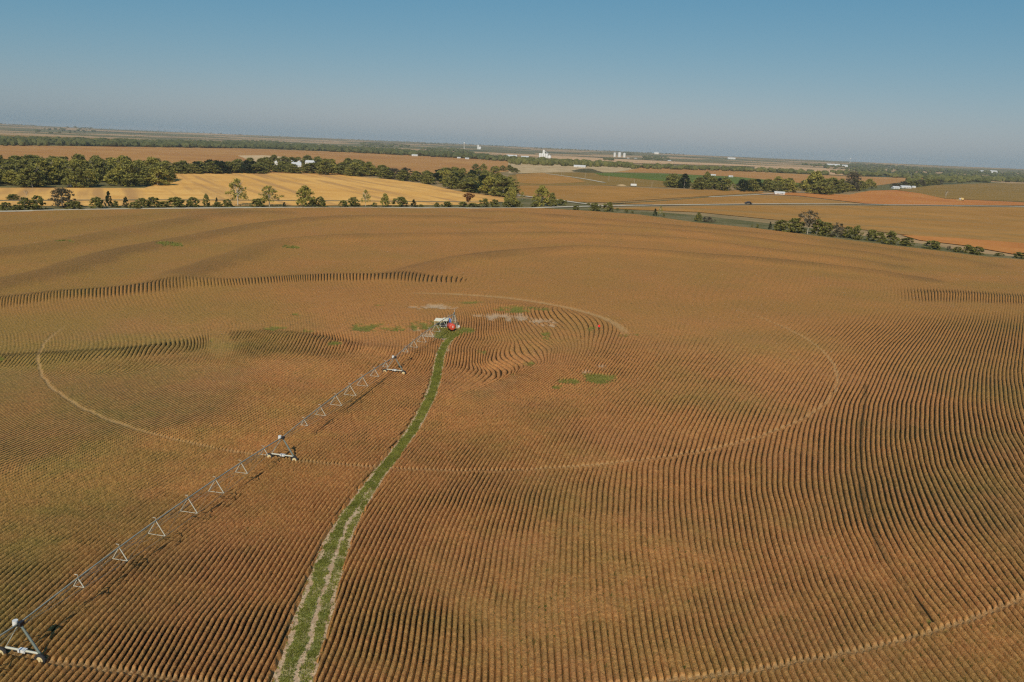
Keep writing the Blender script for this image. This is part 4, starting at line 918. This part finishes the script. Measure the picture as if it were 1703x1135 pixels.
piv = empty('center_pivot_irrigator', (PIV[0], PIV[1], ZP)); tag(piv, 'long galvanised center pivot irrigation machine on wheeled towers crossing the soybean rows', 'irrigation machine')
def pivot_tower():
    m = MB(); apex = Vector((0, 0, 3.9)); b = 1.15
    feet = [sd * (sx * b) + ax * (sy * b) for sx in (-1, 1) for sy in (-1, 1)]
    m = MB(); m.tube((0, 0, 0.1), (0, 0, 4.3), .11); m.tube((0, 0, 4.3), ax * .9 + Vector((0, 0, 3.9)), .1)
    m.box((0, 0, 3.5), (.5, .5, .1)); tw = m.build('pivot_tower', M_STEEL, piv)
    for f in feet: MB().tube(f, apex + f * .13 - Vector((0, 0, .3)), .065, n=6).build('leg', M_GREEN if f.dot(ax) < 0 else M_BRACE, tw)
    for zz in (1.0, 2.1):
        c = MB(); q = [f.lerp(apex, zz / 3.9) for f in feet]; q = [Vector((p.x, p.y, zz)) for p in q]
        for i, j in ((0, 1), (1, 3), (3, 2), (2, 0)): c.tube(q[i], q[j], .035, n=6)
        c.build('crossbar', M_STEEL, tw)
    MB().tube((0, 0, 4.3), (0, 0, 5.0), .03).build('antenna', M_CAPW, tw)
    MB().lathe([(.2, 0), (.2, .3), (.01, .36)], (0, 0, 4.0), 14).build('swivel', M_BLK, tw)
    p = sd * -.95 + ax * .55; MB().box((p.x, p.y, 2.0), (.55, .3, 1.3), math.atan2(sd.y, sd.x)).build('control_panel', M_BLUE, tw)
    p = sd * 1.5 + ax * .9; MB().box((p.x, p.y, .6), (.5, .5, .9), .5).build('junction_box', M_CAPW, tw)
pivot_tower()
def span(a, b, k):
    """arched pipe from a to b (local, relative to the pivot), seven braces under it"""
    a, b = Vector(a), Vector(b); L = (b - a).length; d = (b - a).normalized(); N = 16
    pt = lambda t: a.lerp(b, t) + Vector((0, 0, .75 * 4 * t * (1 - t)))
    m = MB().path([pt(i / N) for i in range(N + 1)], .068); sp = m.build('span', M_STEEL, piv)
    ts = [.11, .235, .36, .48, .605, .73, .852]; dep = [.95, 1.45, 1.75, 1.85, 1.75, 1.45, .95]; cor = []
    for t, q in zip(ts, dep):
        p = pt(t); l = p - sd * q * .62 - Vector((0, 0, q)); r = p + sd * q * .62 - Vector((0, 0, q)); cor.append((l, r))
        c = MB().tube(p, l, .045, n=6).tube(p, r, .05, n=6).tube(l, r, .032, n=6); c.build('truss_brace', M_BRACE, sp)
        MB().tube(p, p + Vector((0, 0, .35)), .02, n=6).tube(p + Vector((0, 0, .35)), p + Vector((0, 0, .35)) - sd * .35, .03, n=6).build('sprinkler', M_BRACE, sp)
    rods = MB()
    for s in (0, 1):
        pts = [a + Vector((0, 0, -.35))] + [c[s] for c in cor] + [b + Vector((0, 0, -.35))]
        if k == 0: pts[0] = a
        for p, q in zip(pts, pts[1:]): rods.tube(p, q, .02, n=5)
        for i, c in enumerate(cor):
            for j in (i - 1, i + 1):
                if 0 <= j < 7: rods.tube(c[s], pt(ts[j]), .013, n=4, cap=False)
    rods.build('truss_rods', M_GREEN, sp)
    MB().path([pt(i / N) + Vector((0, 0, .14)) + sd * .06 for i in range(N + 1)], .015, 5).build('cable', M_STEEL, sp)
def wheel(c, axis, parent):
    t = MB(); R = .56; n = 26
    u = Vector((0, 0, 1)); v = axis.cross(u).normalized(); prof = [(.36, -.13), (.50, -.15), (.56, -.09), (.57, 0), (.56, .09), (.50, .15), (.36, .13)]
    vs = []; 
    for rr, o in prof:
        for k in range(n):
            a = 2 * math.pi * k / n; q = 1 + (.035 if (k % 2 and rr > .54) else 0); vs.append(c + axis * o + (u * math.cos(a) + v * math.sin(a)) * rr * q)
    m = len(prof); t.add(vs, [(i * n + k, i * n + (k + 1) % n, (i + 1) * n + (k + 1) % n, (i + 1) * n + k) for i in range(m - 1) for k in range(n)], True); t.build('tyre', M_TYRE, parent)
    r = MB(); r.tube(c - axis * .05, c + axis * .05, .37, n=22).tube(c + axis * .05, c + axis * .14, .14, n=12).tube(c - axis * .14, c - axis * .05, .14, n=12)
    r.build('rim', M_CREAM, parent)
def drive_tower(pos):
    base = Vector((pos[0] - PIV[0], pos[1] - PIV[1], zt(*pos) - ZP)); W = 2.05
    top = base + Vector((0, 0, HP)); bz = .95
    body = MB()
    l, r = base - sd * (W - .25) + Vector((0, 0, bz)), base + sd * (W - .25) + Vector((0, 0, bz))
    dt_ = MB().tube(l, r, .11, n=8).build('drive_tower', M_BRACE, piv)
    q = -ax * .55
    for s, e in ((-1, l), (1, r)):
        rad = .05 if s < 0 else .12
        MB().tube(e, top + sd * s * .12 - Vector((0, 0, .15)), rad, n=6).build('leg', M_GREEN if s > 0 else M_STEEL, dt_)
        MB().tube(e + Vector((0, 0, 0)), base + sd * s * W + Vector((0, 0, .56)), .07, n=8).box(tuple(base + sd * s * (W - .1) + Vector((0, 0, .56))), (.3, .3, .3)).build('wheel_gearbox', M_BLK, dt_)
        wheel(base + sd * s * W + ax * .28 + Vector((0, 0, .55)), ax, dt_)
    c = base + Vector((0, 0, bz)); MB().box(tuple(c), (.75, .4, .3), math.atan2(sd.y, sd.x)).build('gear_motor', M_CAPW, dt_)
    MB().tube(c - sd * .9 + Vector((0, 0, -.12)), c - sd * .65 + Vector((0, 0, -.12)), .14, n=8).tube(c + sd * .65 + Vector((0, 0, -.12)), c + sd * .9 + Vector((0, 0, -.12)), .14, n=8).build('shaft_coupling', M_BLK, dt_)
    m = MB(); cc = top - sd * .32 + ax * .1 + Vector((0, 0, .05)); m.tube(cc - sd * .0 + Vector((0, 0, -.2)), cc + Vector((0, 0, .25)), .26, .24, n=14); m.build('tower_box', M_CAPW, dt_)
    MB().box(tuple(top + sd * .15), (.35, .5, .35), math.atan2(sd.y, sd.x)).build('span_joint', M_BLK, dt_)
prev = Vector((0, 0, 3.9))
for k, p in enumerate(TW):
    drive_tower(p)
    nxt = Vector((p[0] - PIV[0], p[1] - PIV[1], zt(*p) - ZP + HP)); span(prev, nxt, k); prev = nxt

# pivot point equipment
def shelter():
    X, Y = GP(734.5, 545); o = empty('engine_shelter', (X, Y, zt(X, Y)), math.radians(-6)); o.scale = (.56, .65, .86); tag(o, 'open-sided shelter with a pale peaked metal roof left of the red tank', 'shelter')
    cream = paint('cream_metal', (.80, .74, .56), .5, .4, 0, .2)
    for x in (-3.0, -.3, 2.6):
        for y in (-1.4, 1.4): MB().tube((x, y, 0), (x, y, 2.35 - .12 * (y > 0)), .075, n=6).build('post', cream, o)
    m = MB()
    for x0, x1, z0, z1 in ((-3.3, .4, 2.5, 2.15), (.4, 3.1, 2.75, 2.35)):
        vs = [(x0, -1.8, z1), (x1, -1.8, z1), (x1, 1.8, z0), (x0, 1.8, z0)]; vs += [(a, b, c + .08) for a, b, c in vs]
        m.add(vs, [(0, 1, 2, 3), (7, 6, 5, 4), (0, 4, 5, 1), (1, 5, 6, 2), (2, 6, 7, 3), (3, 7, 4, 0)])
    m.build('roof', cream, o); MB().box((-.2, -1.4, .22), (5.8, .12, .16)).box((-.2, 1.4, .22), (5.8, .12, .16)).build('skid', cream, o)
    MB().box((1.6, 1.3, 1.3), (2.6, .08, 1.9)).build('rear_panel', M_BLK, o)
    X2, Y2 = GP(737, 545.5); e = empty('diesel_engine', (X2, Y2, zt(X2, Y2)), math.radians(-6)); e.scale = (.75, .8, .85); tag(e, 'black diesel pump engine under the pale shelter roof', 'engine')
    MB().box((0, 0, .85), (1.9, .8, .9)).box((.1, 0, 1.4), (1.2, .5, .3)).build('engine_block', M_BLK, e); MB().box((-1.15, 0, .95), (.25, .95, 1.1)).build('radiator', M_BLK, e)
    MB().tube((.3, .1, 1.5), (.3, .1, 2.0), .06).build('exhaust_pipe', M_STEEL, e); MB().box((0, 0, .25), (2.6, .9, .2)).build('base_frame', M_BLK, e)
    MB().tube((1.0, 0, .8), (2.0, 0, .8), .25, n=12).build('pump', M_BLUE, e)
shelter()
def tank():
    X, Y = GP(752.5, 553.5); o = empty('fuel_tank', (X, Y, zt(X, Y))); tag(o, 'red horizontal cylinder fuel tank on legs beside the pivot tower', 'fuel tank')
    d = Vector((-.42, .9, 0)).normalized(); c = Vector((0, 0, 1.45)); R = .85; m = MB(); n = 28
    u = Vector((0, 0, 1)); v = d.cross(u).normalized(); prof = [(.01, -.13), (.45, -.10), (.75, -.03), (.85, .06), (.85, 2.1), (.7, 2.2), (.01, 2.28)]; vs = []
    for rr, s in prof:
        for k in range(n): a = 2 * math.pi * k / n; vs.append(c + d * s + (u * math.cos(a) + v * math.sin(a)) * rr)
    m.add(vs, [(i * n + k, i * n + (k + 1) % n, (i + 1) * n + (k + 1) % n, (i + 1) * n + k) for i in range(len(prof) - 1) for k in range(n)], True); m.build('tank_body', M_RED, o)
    side = v
    for s in (.3, 1.8):
        for k in (-1, 1): MB().tube(d * s + side * (.6 * k), c + d * s + side * (.55 * k) - Vector((0, 0, .5)), .045, n=6).build('leg', M_BLK, o)
    MB().box(tuple(c - d * .14 + u * .12 + side * .02), (.26, .05, .5), math.atan2(d.y, d.x) - math.pi / 2 + .1).build('notice', M_CAPW, o)
    MB().tube(c + d * 1 + u * .84, c + d * 1 + u * 1.05, .1, n=10).build('filler_cap', M_STEEL, o)
tank()

# ------------------------------------------------------------------ sky, sun, haze, camera
W = bpy.data.worlds.new('World'); SC.world = W; W.use_nodes = True; nt = W.node_tree
for n in list(nt.nodes): nt.nodes.remove(n)
sky = nt.nodes.new('ShaderNodeTexSky'); sky.sky_type = 'NISHITA'; sky.sun_disc = False
TRAV = math.radians(9); EL = math.radians(38)
sky.sun_elevation = EL; sky.sun_rotation = TRAV + math.pi; sky.altitude = 400; sky.air_density = 1.0; sky.dust_density = 1.0; sky.ozone_density = 1.5
bg = nt.nodes.new('ShaderNodeBackground'); bg.inputs[1].default_value = .07; wo = nt.nodes.new('ShaderNodeOutputWorld')
def vm(op, a, b):
    x = nt.nodes.new('ShaderNodeVectorMath'); x.operation = op; nt.links.new(a, x.inputs[0]); x.inputs[1].default_value = b; return x.outputs[0]
g1 = vm('MULTIPLY', sky.outputs[0], (.07, .07, .07)); sp_ = nt.nodes.new('ShaderNodeSeparateColor'); nt.links.new(g1, sp_.inputs[0]); cb_ = nt.nodes.new('ShaderNodeCombineColor')
for c_, (e_, m_) in enumerate(((1.4, .99), (.72, .645), (.45, .62))):
    p_ = nt.nodes.new('ShaderNodeMath'); p_.operation = 'POWER'; nt.links.new(sp_.outputs[c_], p_.inputs[0]); p_.inputs[1].default_value = e_
    q_ = nt.nodes.new('ShaderNodeMath'); q_.operation = 'MULTIPLY'; nt.links.new(p_.outputs[0], q_.inputs[0]); q_.inputs[1].default_value = m_ / .07; nt.links.new(q_.outputs[0], cb_.inputs[c_])
nt.links.new(cb_.outputs[0], bg.inputs[0]); nt.links.new(bg.outputs[0], wo.inputs[0])
ld = bpy.data.lights.new('sun', 'SUN'); ld.energy = 3.8; ld.angle = math.radians(.53); ld.color = (1.0, .93, .80)
sun = bpy.data.objects.new('sun', ld); COL.objects.link(sun)
dirv = Vector((math.sin(TRAV) * math.cos(EL), math.cos(TRAV) * math.cos(EL), -math.sin(EL)))
sun.rotation_euler = dirv.to_track_quat('-Z', 'Y').to_euler(); sun.location = (-50, -200, 300)

hz = MB().box((0, 0, 44), (32000, 32000, 96)).build('haze', None)
t = bpy.data.materials.new('haze'); t.use_nodes = True; n_ = t.node_tree
for n in list(n_.nodes): n_.nodes.remove(n)
pv = n_.nodes.new('ShaderNodeVolumePrincipled'); pv.inputs['Color'].default_value = (.84, .87, .86, 1); pv.inputs['Density'].default_value = 4.5e-5
mo = n_.nodes.new('ShaderNodeOutputMaterial'); n_.links.new(pv.outputs[0], mo.inputs['Volume'])
hz.data.materials.append(t); tag(hz, 'thin pale blue haze over the far plain', 'haze', None, 'stuff')

cd = bpy.data.cameras.new('camera'); cam = bpy.data.objects.new('camera', cd); COL.objects.link(cam); SC.camera = cam
cd.sensor_width = 36; cd.lens = 36 * F / 1703; cd.clip_start = .5; cd.clip_end = 100000
Rv = Vector((1, 0, 0)); Uv = Vector((0, SP, CP)); Fv = Vector((0, CP, -SP))
ex = Rv * CA + Uv * SA; ey = -Rv * SA + Uv * CA
M = Matrix(((ex.x, ey.x, -Fv.x, 0), (ex.y, ey.y, -Fv.y, 0), (ex.z, ey.z, -Fv.z, H), (0, 0, 0, 1))); cam.matrix_world = M

SC.view_settings.view_transform = 'Standard'; SC.view_settings.look = 'None'; SC.view_settings.exposure = 0.0; SC.view_settings.gamma = 1.0
SC.render.resolution_x = 1024; SC.render.resolution_y = 682
cy = SC.cycles; cy.use_denoising = False; cy.max_bounces = 4; cy.diffuse_bounces = 2; cy.glossy_bounces = 2; cy.volume_bounces = 0; cy.use_adaptive_sampling = True; cy.adaptive_threshold = .02
cy.pixel_filter_type = 'BLACKMAN_HARRIS'; cy.filter_width = 1.3
